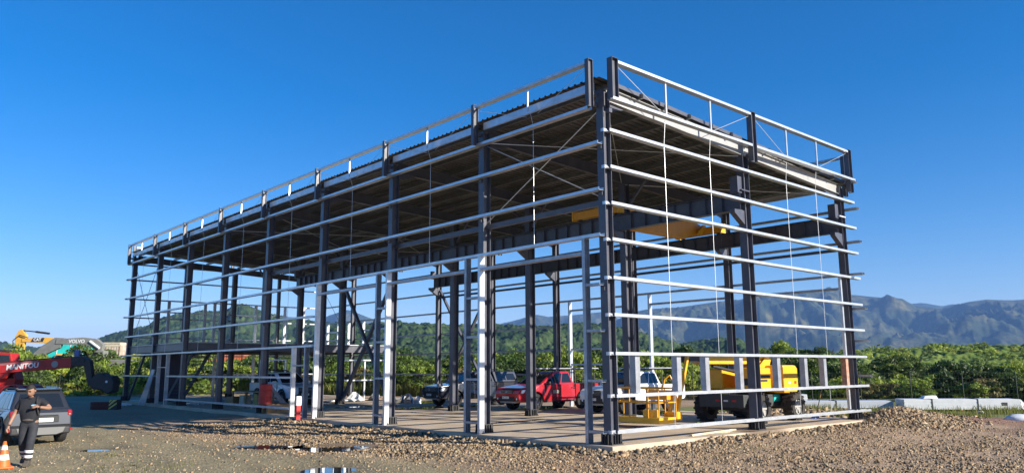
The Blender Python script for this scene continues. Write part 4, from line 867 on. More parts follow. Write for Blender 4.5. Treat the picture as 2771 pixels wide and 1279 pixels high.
mb = MB(); mb.tube([(-1.86, .05, 1.24), (-1.86, -.45, 1.20)], .012); obj('wiper', mb, PLAST, SU)
mb = MB(); mb.hexa([(-1.70, -.60, 1.62), (-1.45, -.60, 1.64), (-1.45, .60, 1.64), (-1.70, .60, 1.62), (-1.72, -.60, 1.66), (-1.45, -.60, 1.67), (-1.45, .60, 1.67), (-1.72, .60, 1.66)]); obj('spoiler', mb, GREYC, SU)
for s in (-1, 1):
    mb = MB(); mb.box((-2.10, s*.77, .93), (.10, .15, .20)); tl = obj('tail_light', mb, TAIL, SU, bevel=.05); mb = MB(); mb.box((-2.15, s*.77, .90), (.006, .05, .03)); obj('lens', mb, SKID, tl)
    mb = MB(); mb.box((-2.17, s*.76, .45), (.02, .22, .07)); obj('reflector', mb, TAIL, SU, bevel=.01, seg=1)
    mb = MB(); mb.tube([(.25, s*.58, 1.60), (.10, s*.57, 1.68), (-1.35, s*.58, 1.69), (-1.5, s*.59, 1.63)], .024, n=8); mb.box((.15, s*.57, 1.65), (.2, .05, .09)); mb.box((-1.38, s*.58, 1.66), (.22, .05, .09)); obj('roof_rail', mb, BLUEK if s < 0 else PLAST, SU)
    mb = MB(); mb.box((.85, s*.98, 1.12), (.13, .2, .15)); obj('side_mirror', mb, PLAST, SU, bevel=.04)
    for xx in (.12, -.75): mb = MB(); mb.box((xx, s*.90, .92), (.18, .03, .035)); obj('door_handle', mb, PLAST, SU)
    for xx in (.75, -.12, -.95): mb = MB(); mb.box((xx, s*.893, .72), (.012, .02, .58)); obj('door_seam', mb, PLAST, SU)
    flare_ = flare
for x in (fx, bx):
    for s in (-1, 1): wheel(SU, x, s*.76, .36, .24, s)
flare(SU, fx, .40, .895); flare(SU, bx, .40, .895)
mb = MB(); mb.box((-2.12, 0, .42), (.18, 1.62, .22)); obj('rear_bumper', mb, PLAST, SU, bevel=.05)
mb = MB(); mb.ext([(-.60, .36), (-.66, .52), (.66, .52), (.60, .36), (.42, .30), (-.42, .30)], (-2.20, 0, 0), (0, 1, 0), (0, 0, 1), (-.03, 0, 0)); obj('skid_plate', mb, mat('dull_skid', (.15, .15, .145), .6), SU, bevel=.01, seg=1)
mb = MB(); mb.box((-2.158, 0, .76), (.03, .95, .20)); obj('plate_recess', mb, PLAST, SU, bevel=.02)
mb = MB(); mb.box((-2.18, 0, .875), (.03, .90, .035)); obj('chrome_strip', mb, GREYC, SU, bevel=.01)
mb = MB(); mb.box((-2.18, -.06, .74), (.012, .52, .115)); pl = obj('number_plate', mb, PLATE, SU)
for yo in (-.15, .12): mb = MB(); mb.box((-2.187, -.06+yo, .74), (.003, .03, .06)); obj('plate_mark', mb, SKID, pl)
mb = MB(); mb.tube([(-1.30, .1, 1.62), (-1.55, .1, 2.02)], .006); obj('aerial', mb, PLAST, SU)
mb = MB(); mb.bb((-1.9, -.6, .25), (1.9, .6, .42)); obj('chassis', mb, BLACK, SU)
# ------------------------------------------------------------------ boom lift on four lugged tyres
LF = thing('boom_lift', 'yellow boom lift with lowered work basket standing on the slab', 'boom lift', (11.1, 2.55, 0))
DGR = mat('chassis_grey', (0.045, 0.05, 0.05), .6, 0, .2)
for x in (-1.25, 1.25):
    for y in (-1.12, 1.12): wheel(LF, x, y, .52, .42, 1 if y > 0 else -1, MUDR, mat('hub_grey', (.35, .34, .31), .7), lugs=16)
mb = MB(); mb.bb((-1.75, -.62, .52), (1.75, .62, .98)); mb.bb((-1.95, -.95, .55), (-1.62, .95, 1.02)); mb.bb((1.62, -.95, .55), (1.95, .95, 1.02)); mb.bb((-1.38, -.98, .42), (-1.12, .98, .62)); mb.bb((1.12, -.98, .42), (1.38, .98, .62)); ch = obj('chassis', mb, DGR, LF, bevel=.03)
for k in range(3): mb = MB(); mb.box((-1.955, -.55+k*.34, .80), (.012, .18, .06)); obj('red_white_marking', mb, SIGNR if k % 2 == 0 else REFL, ch)
mb = MB(); mb.box((-.1, -.63, .84), (.55, .014, .26)); obj('spec_panel', mb, REFL, ch); mb = MB(); mb.box((.9, -.63, .84), (.45, .014, .26)); obj('green_panel', mb, TEAL, ch)
mb = MB(); mb.cyl((0, 0, .98), (0, 0, 1.14), .55, n=28); obj('slewing_ring', mb, BLACK, LF)
mb = MB(); mb.bb((-1.2, -.55, 1.14), (1.3, .55, 1.26)); obj('turntable', mb, YEL, LF, bevel=.03)
# engine cover (near side) and counterweight
mb = MB(); mb.bb((-1.35, -1.05, 1.18), (-.15, -.32, 1.98)); ec = obj('engine_cover', mb, YEL, LF, bevel=.06)
for z0, z1, x0, x1 in ((1.62, 1.70, -1.15, -.25), (1.48, 1.55, -1.25, -.45)): mb = MB(); mb.bb((x0, -1.066, z0), (x1, -1.045, z1)); obj('cover_slot', mb, PLAST, ec)
mb = MB(); mb.bb((-1.36, -.9, 1.35), (-1.352, -.5, 1.6)); obj('cover_decal', mb, PLAST, ec)
for yy in (-.95, -.45): mb = MB(); mb.bb((-1.358, yy-.12, 1.22), (-1.35, yy+.12, 1.32)); obj('vent', mb, BLACK, ec)
mb = MB(); mb.bb((-1.30, .32, 1.18), (-.1, 1.02, 1.95)); obj('tank_cover', mb, YEL, LF, bevel=.06)
mb = MB(); mb.ext([(.75, 1.02), (1.72, 1.02), (1.86, 1.2), (1.86, 1.95), (1.70, 2.08), (.75, 2.08)], (0, -1.05, 0), (1, 0, 0), (0, 0, 1), (0, 2.1, 0)); cw = obj('counterweight', mb, YEL, LF, bevel=.07)
for k in range(2): mb = MB(); mb.box((1.15+k*.45, -1.056, 1.42), (.14, .012, .10)); obj('red_white_marking', mb, SIGNR if k else REFL, cw)
for s in (-1, 1): mb = MB(); mb.ext([(-.5, 1.2), (.7, 1.2), (1.2, 2.3), (.95, 2.45), (.1, 1.9)], (0, s*.3, 0), (1, 0, 0), (0, 0, 1), (0, .05, 0)); obj('boom_tower', mb, YEL, LF, bevel=.01, seg=1)
# boom along -x
mb = MB(); mb.bb((-3.35, -.19, 2.12), (1.15, .19, 2.50)); obj('main_boom', mb, YEL, LF, bevel=.025)
mb = MB(); mb.bb((-4.15, -.13, 2.18), (-3.36, .13, 2.44)); obj('fly_boom', mb, BLACK, LF, bevel=.02)
mb = MB(); mb.cyl((-2.4, 0, 2.05), (-.3, 0, 1.75), .06, n=10); obj('lift_cylinder', mb, BLACK, LF)
for s in (-1, 1): mb = MB(); mb.beam((-4.12, s*.16, 2.42), (-4.86, s*.16, .42), rect(.12, .10)); obj('jib_arm', mb, YEL, LF, bevel=.01, seg=1)
mb = MB(); mb.bb((-5.0, -.28, .24), (-4.72, .28, .52)); obj('jib_head', mb, YEL, LF, bevel=.02)
# basket
b0, b1, y0, y1 = -5.95, -5.02, -.25, 2.05
mb = MB(); mb.bb((b0, y0, .16), (b1, y1, .36)); bk = obj('basket_floor', mb, YEL, LF, bevel=.015)
for z in (.85, 1.32):
    mb = MB(); mb.tube([(b0, y0, z), (b1, y0, z), (b1, y1, z), (b0, y1, z), (b0, y0, z)], .024, n=8); obj('basket_rail', mb, YELD, LF)
for x, y in ((b0, y0), (b1, y0), (b1, y1), (b0, y1), (b0, .2), (b0, 1.0), (b1, .2), (b1, 1.0)): mb = MB(); mb.cyl((x, y, .32), (x, y, 1.32), .022, n=8); obj('basket_post', mb, YELD, LF)
mb = MB(); mb.bb((b1-.28, -.1, .92), (b1-.02, .75, 1.25)); obj('control_box', mb, YELD, LF, bevel=.02); mb = MB(); mb.tube([(b1-.1, .2, 1.3), (b1-.05, .15, 1.6), (b1+.05, .0, 1.75), (b1+.2, -.1, 1.4)], .03); obj('control_hose', mb, YELD, LF)
mb = MB(); mb.bb((b0+.1, .1, .33), (b0+.45, .5, .60)); obj('tool_tray', mb, YEL, LF)
# ------------------------------------------------------------------ telehandler
TH_a = math.atan2(rt.y, rt.x)+.03
TH = thing('telehandler', 'red telescopic handler with long boom and black jib head behind the parked car', 'telehandler', (*(Vector(at_px(109, 46)) - Vector((math.cos(TH_a), math.sin(TH_a)))*1.6), -.08), TH_a)
for x in (-1.6, 1.5):
    for s in (-1, 1): wheel(TH, x, s*.95, .60, .42, s, RUB, MRED, lugs=14)
mb = MB(); mb.ext([(-2.6, .7), (2.2, .7), (2.4, 1.0), (2.2, 1.25), (-.2, 1.30), (-2.5, 1.55)], (0, -.55, 0), (1, 0, 0), (0, 0, 1), (0, 1.1, 0)); obj('chassis', mb, MRED, TH, bevel=.05)
for x in (1.5, -1.6):
    for s in (-1, 1): mb = MB(); poly = arc(x, .62, .72, .2, PI-.2, 10)+arc(x, .62, .66, PI-.2, .2, 10); mb.ext(poly, (0, s*.75-.0, 0), (1, 0, 0), (0, 0, 1), (0, s*.42, 0)); obj('mudguard', mb, MRED, TH)
mb = MB(); mb.ext([(-1.0, .95), (.75, .95), (.85, 1.6), (.40, 3.15), (-.85, 3.22), (-1.05, 1.6)], (0, .25, 0), (1, 0, 0), (0, 0, 1), (0, .85, 0)); cb = obj('cab', mb, MRED, TH, bevel=.05)
mb = MB(); mb.ext([(-.85, 1.65), (.72, 1.65), (.33, 3.0), (-.75, 3.06)], (0, 1.09, 0), (1, 0, 0), (0, 0, 1), (0, .03, 0)); obj('side_window', mb, GLASS, cb)
mb = MB(); mb.ext([(-.85, 1.65), (.72, 1.65), (.33, 3.0), (-.75, 3.06)], (0, .22, 0), (1, 0, 0), (0, 0, 1), (0, .03, 0)); obj('side_window', mb, GLASS, cb)
mb = MB(); mb.box((-.2, .65, 3.28), (.5, .5, .1)); obj('beacon_rail', mb, BLACK, cb)
# boom: from rear pivot low to the front, slightly rising
bs, be = Vector((-2.3, -.28, 2.05)), Vector((4.35, -.28, 2.56)); bd = (be-bs).normalized()
mb = MB(); mb.beam(bs, be, rect(.42, .58)); bo = obj('boom', mb, MRED, TH, bevel=.02)
mb = MB(); mb.beam(bs+Vector((0, 0, .33)), be+Vector((-.2, 0, .33)), rect(.2, .06)); obj('hose_guide', mb, BLACK, TH)
mb = MB(); mb.beam(be-bd*.3, be+bd*.55, rect(.34, .48)); obj('inner_boom', mb, BLACK, TH, bevel=.02)
upb = bd.cross(Vector((0, -1, 0))); upb = upb if upb.z > 0 else -upb
text_obj('lettering', 'MANITOU', .40, REFL, bo, bs+bd*3.9+Vector((0, -.218, 0)), bd, upb, depth=.004, shear=.12, bold=.012)
mb = MB(); mb.cyl(bs+bd*5.75+Vector((0, -.21, -.02)), bs+bd*5.75+Vector((0, -.225, -.02)), .19, n=20); obj('boom_disc', mb, SKID, bo)
for k in range(4): mb = MB(); mb.beam(bs+bd*(4.75+k*.09)+Vector((0, -.214, .22)), bs+bd*(5.1+k*.09)+Vector((0, -.214, -.15)), rect(.012, .012)); obj('decal_line', mb, BLACK, bo)
mb = MB(); mb.beam(bs+bd*2.5+Vector((0, -.214, .17)), bs+bd*4.75+Vector((0, -.214, .17)), rect(.012, .02)); mb.beam(bs+bd*2.5+Vector((0, -.214, .23)), bs+bd*4.75+Vector((0, -.214, .23)), rect(.012, .02)); obj('decal_line', mb, SKID, bo)
mb = MB(); mb.ext([(0, 0), (1.0, 0), (.75, -.3), (.45, -.3)], bs+bd*2.1+Vector((0, -.15, -.29)), bd, upb, (0, .3, 0)); obj('boom_lug', mb, MRED, TH)
mb = MB(); mb.cyl(bs+bd*2.6+Vector((0, 0, -.4)), (-.9, -.28, 1.2), .10, n=10); obj('lift_cylinder', mb, BLACK, TH)
# head: dropped black jib and carriage
h0 = be+bd*.45
mb = MB(); mb.ext([(-.5, .30), (.15, .32), (.62, .10), (.86, -1.05), (1.1, -1.22), (.92, -1.45), (.62, -1.36), (.28, -.22), (-.5, -.26)], h0+Vector((0, -.2, 0)), (bd.x, bd.y, 0), (0, 0, 1), (0, .4, 0)); obj('boom_head', mb, BLACK, TH, bevel=.03)
mb = MB(); mb.ext([(.85, -1.0), (1.2, -.62), (1.5, -.64), (1.62, -.78), (2.05, -.80), (2.22, -1.2), (2.14, -1.7), (1.85, -1.84), (1.5, -1.62), (.92, -1.52)], h0+Vector((0, -.45, 0)), (bd.x, bd.y, 0), (0, 0, 1), (0, .9, 0)); ca_ = obj('carriage', mb, BLACK, TH, bevel=.06)
mb = MB(); mb.cyl(h0+Vector((1.8*bd.x, -.47, -1.14)), h0+Vector((1.8*bd.x, -.44, -1.14)), .07, n=12); obj('pin', mb, REFL, ca_)
for dx, dz in ((-.1, .12), (.25, .05), (-.3, -.05)): mb = MB(); mb.cyl(h0+Vector((dx, -.24, dz)), h0+Vector((dx, .24, dz)), .09, n=12); obj('pin', mb, BLACK, TH)
mb = MB(); mb.bb((h0.x-.5, -.1, h0.z+.33), (h0.x-.25, .1, h0.z+.7)); obj('work_light', mb, BLUET, TH)
# ------------------------------------------------------------------ excavators far behind
def excavator(label, loc, rz, paint, boom_pts, stick_pts, word, wpos, wcol, bodyc):
    E_ = thing('excavator', label, 'excavator', loc, rz)
    for s in (-1, 1): mb = MB(); mb.ext(arc(-1.5, .45, .45, PI/2, 3*PI/2, 6)+arc(1.5, .45, .45, -PI/2, PI/2, 6), (0, s*1.1-.3, 0), (1, 0, 0), (0, 0, 1), (0, .6, 0)); obj('track', mb, BLACK, E_)
    mb = MB(); mb.bb((-2.4, -1.3, 1.0), (1.6, 1.3, 2.1)); obj('house', mb, bodyc, E_, bevel=.08)
    mb = MB(); mb.ext([(.2, 1.2), (1.7, 1.2), (1.7, 2.1), (1.25, 2.95), (.2, 2.95)], (0, .35, 0), (1, 0, 0), (0, 0, 1), (0, .95, 0)); cbx = obj('cab', mb, bodyc, E_, bevel=.06); mb = MB(); mb.ext([(.35, 2.0), (1.6, 2.0), (1.2, 2.8), (.35, 2.8)], (0, 1.31, 0), (1, 0, 0), (0, 0, 1), (0, .02, 0)); obj('side_window', mb, GLASS, cbx)
    mb = MB(); mb.ext(boom_pts, (0, -.28, 0), (1, 0, 0), (0, 0, 1), (0, .5, 0)); bm = obj('boom', mb, paint, E_, bevel=.04)
    mb = MB(); mb.ext(stick_pts, (0, -.22, 0), (1, 0, 0), (0, 0, 1), (0, .38, 0)); stk = obj('stick', mb, paint, E_, bevel=.03)
    return E_, bm, stk
# yellow excavator: arm folded up, stick hanging
def face_dir(px, d): x, y = at_px(px, d); return x, y
vx, vy = at_px(230, 90)
cat_rz = math.atan2(-(-rt.y), -(-rt.x))+PI   # arm reaches to the left of the view
E1, bm1, st1 = excavator('yellow excavator with raised arm standing beyond the thicket', (vx, vy, .75), cat_rz, CATY,
    [(.6, 1.6), (1.0, 3.6), (1.9, 4.55), (3.0, 4.75), (5.7, 4.62), (5.75, 4.25), (3.3, 4.15), (2.2, 3.7), (1.2, 1.5)],
    [(5.3, 4.95), (5.85, 5.6), (6.15, 5.55), (6.5, 4.8), (6.15, 1.2), (5.75, 1.1), (5.45, 4.2)], 'CAT', None, None, CATY)
mb = MB(); mb.cyl((2.9, 0, 5.15), (4.4, 0, 5.35), .11, n=8); mb.cyl((4.4, 0, 5.35), (5.85, 0, 5.5), .06, n=8); obj('stick_cylinder', mb, BLACK, E1)
mb = MB(); mb.ext([(1.9, 2.9), (2.15, 2.8), (2.75, 3.95), (2.55, 4.1)], (0, .24, 0), (1, 0, 0), (0, 0, 1), (0, .1, 0)); obj('boom_cylinder', mb, REFL, E1)
mb = MB(); mb.ext([(0, 0), (1.3, 0), (1.05, .42), (-.15, .42)], (3.4, .23, 4.28), (1, 0, 0), (0, 0, 1), (0, .02, 0)); dc = obj('decal', mb, BLACK, bm1)
text_obj('lettering', 'CAT', .42, REFL, bm1, (4.0, .262, 4.49), (-1, 0, 0), (0, 0, 1), depth=.004, bold=.015)
mb = MB(); mb.tube([(5.0, .3, 4.7), (5.9, .3, 5.0), (6.6, .3, 4.4), (6.3, .3, 2.2), (6.0, .3, 1.2)], .05); obj('hose', mb, BLACK, E1)
mb = MB(); mb.ext([(5.6, 1.2), (6.3, 1.2), (6.5, .4), (6.0, -.1), (5.0, .0), (5.2, .5)], (0, -.5, 0), (1, 0, 0), (0, 0, 1), (0, 1.0, 0)); obj('bucket', mb, BLACK, E1)
# grey excavator: arm laid out low
vx, vy = at_px(330, 84)
E2, bm2, st2 = excavator('grey excavator with its arm stretched low over the teal cover', (vx, vy, .9), cat_rz, VOLG,
    [(.9, 3.6), (1.6, 4.15), (3.0, 4.3), (5.6, 4.15), (5.7, 3.65), (3.4, 3.55), (2.2, 3.35), (1.0, 2.7)],
    [(4.9, 4.25), (5.8, 4.30), (7.0, 3.5), (8.7, 1.9), (8.5, 1.5), (6.9, 2.5), (5.2, 3.3)], 'VOLVO', None, None, VOLG)
E1.scale = (1.07,)*3; E2.scale = (1.08,)*3
text_obj('lettering', 'VOLVO', .48, REFL, bm2, (3.55, .235, 3.90), (-1, 0, 0), (0, 0, 1), depth=.004, bold=.012, shear=.05)
mb = MB(); mb.cyl((1.2, .28, 3.2), (2.2, .28, 3.9), .12, n=8); obj('boom_cylinder', mb, REFL, E2)
mb = MB(); mb.ext([(8.4, 1.9), (9.0, 1.6), (9.1, .6), (8.2, .1), (7.6, .8)], (0, -.5, 0), (1, 0, 0), (0, 0, 1), (0, 1.0, 0)); obj('bucket', mb, VOLG, E2)
# containers and covered load behind the thicket
def container(name, label, px, d, L, H, m, zb, rz=None, ribs=True, cat='container', dm=None):
    x, y = at_px(px, d); c = thing(name, label, cat, (x, y, zb), math.atan2(rt.y, rt.x) if rz is None else rz)
    mb = MB(); mb.bb((-L/2, -1.2, 0), (L/2, 1.2, H)); b_ = obj('body', mb, m, c)
    if ribs:
        n = int(L/.3)
        for k in range(n): mb = MB(); mb.box((-L/2+(k+.5)*L/n, -1.215, H/2), (.14, .03, H-.3)); obj('rib', mb, m, b_)
    for z in (.08, H-.08): mb = MB(); mb.box((0, -1.24, z), (L+.02, .06, .16)); obj('side_rail', mb, dm or m, b_)
    for sx in (-1, 1): mb = MB(); mb.box((sx*(L/2-.08), -1.24, H/2), (.16, .08, H+.01)); obj('corner_post', mb, dm or m, b_)
    return c
RW = mat('rust_streaked_white', (0.62, 0.56, 0.46), .7, 0, 0, 1.1, col2=(0.34, 0.13, 0.06))
ORC = mat('orange_red_panel', (0.52, 0.14, 0.06), .6, 0, .12, 1.0)
container('shipping_container', 'white shipping container streaked with rust behind the thicket', 303, 92, 5.6, 2.6, RW, 2.35, dm=CREAM)
container('shipping_container', 'cream shipping container end stacked behind the rust-streaked one', 325, 98, 3.6, 2.7, CREAM, 2.75, ribs=False)
container('shipping_container', 'orange-red ribbed container seen through the mezzanine end of the frame', 560, 94, 11.5, 2.6, ORC, 1.75)
x, y = at_px(220, 90)
c = thing('covered_load', 'teal tarpaulin cover sloping over a load beside the grey excavator', 'tarpaulin', (x, y, 1.35), math.atan2(rt.y, rt.x))
mb = MB(); mb.hexa([(-3.4, -1.3, 0), (2.9, -1.3, 0), (2.9, 1.3, 0), (-3.4, 1.3, 0), (-3.2, -.8, 3.1), (2.7, -.8, 4.3), (2.7, .8, 4.3), (-3.2, .8, 3.1)]); obj('tarp', mb, TEAL, c, bevel=.1)
for k in range(4): mb = MB(); mb.beam((-2.6+1.5*k, -1.32, .2), (-2.6+1.5*k, -.83, 3.2+.3*k), rect(.06, .03)); obj('strap', mb, WHITEP, c)
# ------------------------------------------------------------------ site objects
def single(name, mb, m, label, cat, loc=(0, 0, 0), rz=0, group=None, **k):
    o = obj(name, mb, m, None, **k); o.location = loc; o.rotation_euler = (0, 0, rz); return tag(o, label, cat, group)
# red drum
D_ = thing('steel_drum', 'red steel drum standing at a dark column beside the leaning ribbed sheets', 'drum', (.10, 21.42, .42))
mb = MB(); mb.lathe([(0, .0), (.29, 0), (.30, .02), (.30, .29), (.315, .31), (.30, .33), (.30, .60), (.315, .62), (.30, .64), (.30, .89), (.31, .90), (.29, .91), (.28, .88), (0, .88)], (0, 0, 0), (0, 0, 1), 28); obj('barrel', mb, DRED, D_, smooth=False)
P_ = thing('timber_pallet', 'low timber pallet stack under the red drum', 'pallet', (.55, 21.5, 0))
for k in range(5): mb = MB(); mb.box((-.48+.24*k, 0, .405), (.16, 1.1, .03)); obj('deck_board', mb, WOOD, P_)
for yy in (-.5, 0, .5): mb = MB(); mb.box((0, yy, .195), (1.1, .12, .385)); obj('stringer', mb, WOOD, P_)
# leaning ribbed sheets
LS = thing('leaning_sheets', 'ribbed grey roof sheet offcuts leaning against the red drum', 'metal sheet', (1.15, 21.6, 0))
for k in range(7): mb = MB(); mb.hexa([(.0+.10*k, .0+.05*k, 0), (.08+.10*k, .05*k, 0), (.08+.10*k, .02+.05*k, 0), (.10*k, .02+.05*k, 0), (-.55+.08*k, .45+.05*k, 1.25-.06*k), (-.48+.08*k, .45+.05*k, 1.25-.06*k), (-.48+.08*k, .47+.05*k, 1.25-.06*k), (-.55+.08*k, .47+.05*k, 1.25-.06*k)]); obj('sheet', mb, GALV2, LS)
# survey stake
SK_ = thing('marker_stake', 'white-topped red marker stake at the slab edge by the small door frame', 'stake', (-.62, 16.6, float(gz(-.62, 16.6))))
mb = MB(); mb.bb((-.09, -.05, 0), (.09, .05, .62)); obj('stake', mb, SIGNR, SK_); mb = MB(); mb.bb((-.12, -.07, .62), (.12, .07, 1.02)); obj('cap', mb, REFL, SK_, bevel=.03)
# bench, crates and boxes under the mezzanine side
WB = thing('work_bench', 'rough timber work bench with pale boxes beneath in the shaded bay', 'work bench', (2.6, 28.6, 0), .1)
mb = MB(); mb.bb((-.5, -1.6, .78), (.5, 1.6, .84)); obj('bench_top', mb, WOOD, WB)
for sx in (-.42, .42):
    for sy in (-1.45, 0, 1.45): mb = MB(); mb.bb((sx-.04, sy-.04, 0), (sx+.04, sy+.04, .78)); obj('leg', mb, WOOD, WB)
BX = mat('cardboard_yellow', (.46, .33, .10), .7, 0, .15)
for k, (x, y, sx, sy, sz, m, lb) in enumerate(((2.5, 27.6, .4, .5, .7, BX, 'pale yellow box standing under the near end of the work bench'), (2.5, 29.4, .45, .5, .6, CREAM, 'cream box standing under the far end of the work bench'), (2.3, 30.6, .5, .6, .5, WOOD, 'brown wooden crate on the slab past the work bench'))):
    mb = MB(); mb.bb((-sx/2, -sy/2, 0), (sx/2, sy/2, sz)); mb.bb((-sx/2-.01, -sy/2-.01, sz*.7), (sx/2+.01, sy/2+.01, sz*.74)); single('storage_box', mb, m, lb, 'box', (x, y, 0), .1*k, bevel=.01, seg=1)
# galvanised profiles leaning at the seventh bay
LP_ = thing('leaning_profiles', 'bundle of shiny galvanised profiles leaning against the frame near the far corner', 'metal profiles', (-.55, 37.2, -.1))
for k in range(5): mb = MB(); mb.beam((-.05*k, -.10+.12*k, 0), (.35, -.45+.10*k, 2.15), C_(.10, .05)); obj('profile', mb, GALV, LP_)
# stacks of timber pads with hazard striped end by the far corner
HB = thing('timber_pad_stack', 'low stack of red-brown timber pads with a black and yellow striped end block', 'timber stack', (-2.95, 36.3, float(gz(-2.95, 36.3))), TH_a+.05); HB.scale = (.66,)*3
RB = mat('red_brown_timber', (.13, .035, .025), .8, 0, .3, 8)
for k in range(5): mb = MB(); mb.bb((-1.1, -.5, .02+.13*k), (.45, .5, .13+.13*k)); obj('pad', mb, RB, HB)
HY = mat('hazard_yellow', (.72, .55, .14), .6)
mb = MB(); mb.bb((.48, -.52, .0), (1.15, .5, .85)); hb = obj('striped_block', mb, BLACK, HB)
for k in range(3): mb = MB(); mb.ext([(0, .0+.3*k), (.0, .14+.3*k), (.66, .62+.3*k) if k == 0 else (.66-.3*(k), .84), (.66, .48) if k == 0 else (.66-.3*(k-1)*.6-.2*(k == 2), .84)], (.485, -.535, 0), (1, 0, 0), (0, 0, 1), (0, .012, 0)); obj('stripe', mb, HY, hb)
# materials lying about under the frame: each bundle its own thing
rr2 = random.Random(9)
for k, (x, y, L, rz, m, lb) in enumerate(((1.2, 33.0, 3.0, 1.4, GALV2, 'grey metal profile lying on the slab near the stair foot'), (2.2, 35.5, 2.6, 1.2, WOOD, 'brown board lying on the slab below the stair'), (-.9, 40.0, 3.4, 1.5, GALV, 'bright metal profile on the ground at the far corner column'), (-1.2, 41.0, 2.4, 1.7, WHITEP, 'white strip on the ground beside the far corner column'), (6.0, 33.5, 3.5, .3, WHITEP, 'white trim length lying under the mezzanine edge'), (8.8, 29.8, 3.6, .1, WHITEP, 'white trim length lying behind the crossed brace'), (11.0, 30.4, 3.0, -.2, WOOD, 'pale timber plank propped low behind the crossed brace'), (12.8, 29.5, 2.2, .6, GALV2, 'grey bent strip on the slab by the back wall'), (3.4, 32.2, 2.2, 0.2, GALV, 'short bright profile on the slab beside the work bench'))):
    mb = MB(); mb.beam((-L/2, 0, .06), (L/2, 0, .06), C_(.16, .07)); mb.beam((-L/2+.3, .16, .05), (L/2-.2, .2, .05), rect(.1, .08)); mb.box((-L/4, .08, .02), (.09, .5, .04)); mb.box((L/4, .08, .02), (.09, .5, .04)); single('loose_profile', mb, m, lb, 'building material', (x, y, max(0, 0) if x > -.3 else float(gz(x, y))), rz)
for k, (x, y, s, m, lb) in enumerate(((12.0, 27.2, .5, BLUEK, 'dark bundle in a puddle in front of the dark truck'), (12.4, 26.6, .35, WHITEP, 'small white sack beside the dark bundle in the puddle'), (13.4, 25.2, .62, WHITEP, 'tall white crumpled sack at the nose of the dark truck'), (10.2, 30.5, .55, WHITEP, 'crumpled white sheet on the slab behind the crossed brace'), (12.0, 31.0, .5, SKID, 'grey crumpled wrap on the slab by the white framing'), (2.0, 31.8, .4, SKID, 'grey sack slumped at the work bench end'))):
    mb = MB(); n = 12; r0 = random.Random(k)
    rings = []
    for j in range(5):
        zz = s*[0, .3, .65, .9, 1.0][j]; rad = s*[.62, .66, .5, .28, .05][j]; rings.append([(rad*(1+.25*r0.uniform(-1, 1))*math.cos(2*PI*i/n)*1.3, rad*(1+.25*r0.uniform(-1, 1))*math.sin(2*PI*i/n), zz*(1+.1*r0.uniform(-1, 1))) for i in range(n)])
    mb.add([p for g in rings for p in g], [(j*n+i, j*n+(i+1) % n, (j+1)*n+(i+1) % n, (j+1)*n+i) for j in range(4) for i in range(n)]+[tuple(range(4*n, 5*n))]); single('sack', mb, m, lb, 'sack', (x, y, 0), k)
# boards lying on the slab edge at the gable
for x0, y0_, x1, y1_, lb in ((3.7, .02, 6.6, .38, 'pale timber strip on the slab edge between corner and middle gable columns'), (7.9, .55, 11.4, .75, 'pale timber strip on the slab edge running on past the middle gable column')):
    mb = MB(); mb.beam((x0, y0_, .03), (x1, y1_, .03), rect(.09, .05)); mb.box(((x0+x1)/2, (y0_+y1_)/2+.05, .025), (.2, .12, .04)); single('timber_strip', mb, CREAM, lb, 'timber')
# white insulated panel bundles in the grass
def bundle(label, x, y, L, H, Wd, rz, m, straps=2, layers=8):
    b_ = thing('panel_bundle', label, 'panel stack', (x, y, float(gz(x, y))+.02), rz)
    for k in range(layers): mb = MB(); h = H/layers; o_ = .01*((k*7) % 3); mb.bb((-L/2+o_, -Wd/2+o_*.5, .08+h*k), (L/2-o_, Wd/2, .08+h*(k+1)-.006)); obj('panel', mb, m, b_)
    for k in range(3): mb = MB(); mb.bb((-L/2+.4+k*(L-1.0)/2, -Wd/2-.03, 0), (-L/2+.55+k*(L-1.0)/2, Wd/2+.03, .08)); obj('bearer', mb, WOOD, b_)
    for k in range(straps): mb = MB(); xx = -L/2+L*(k+.62)/(straps+.55); mb.bb((xx-.025, -Wd/2-.012, .06), (xx+.025, Wd/2+.012, H+.10)); obj('strap', mb, BLACK, b_)
    return b_
pa = math.atan2(-2.56, 2.36)
bA = bundle('long bundle of white wall panels with two black straps lying in the grass', 27.9, 1.0, 5.6, .50, 1.2, pa, WHITEP)
mb = MB(); mb.hexa([(-1.75, -.3, .60), (-1.0, -.3, .60), (-1.0, .3, .60), (-1.75, .3, .60), (-1.6, -.2, .72), (-1.05, -.2, .76), (-1.05, .2, .76), (-1.6, .2, .72)]); obj('loose_wrap', mb, REFL, bA, bevel=.03)
mb = MB(); mb.bb((1.9, -.615, .28), (2.15, -.60, .42)); obj('label_patch', mb, BLACK, bA)
mb = MB(); mb.hexa([(2.8, -.6, .10), (3.25, -.55, .0), (3.25, .5, .0), (2.8, .6, .10), (2.8, -.6, .56), (2.86, -.5, .54), (2.86, .5, .54), (2.8, .6, .56)]); obj('wrap_tail', mb, REFL, bA)
bundle('pale grey panel bundle behind the right corner column of the frame', 25.0, 5.6, 4.8, .36, 1.2, pa, mat('pale_panel', (.55, .58, .62), .5), straps=1, layers=5)
bundle('blue-white panel bundle beyond the lugged wheel of the yellow lift', 27.6, 10.8, 3.2, .55, 1.1, pa, WHITEP, straps=0, layers=6)
bundle('low white panel bundle half out of the grass next to the white sack', 31.5, -2.4, 3.0, .22, 1.1, pa, WHITEP, straps=0, layers=3)
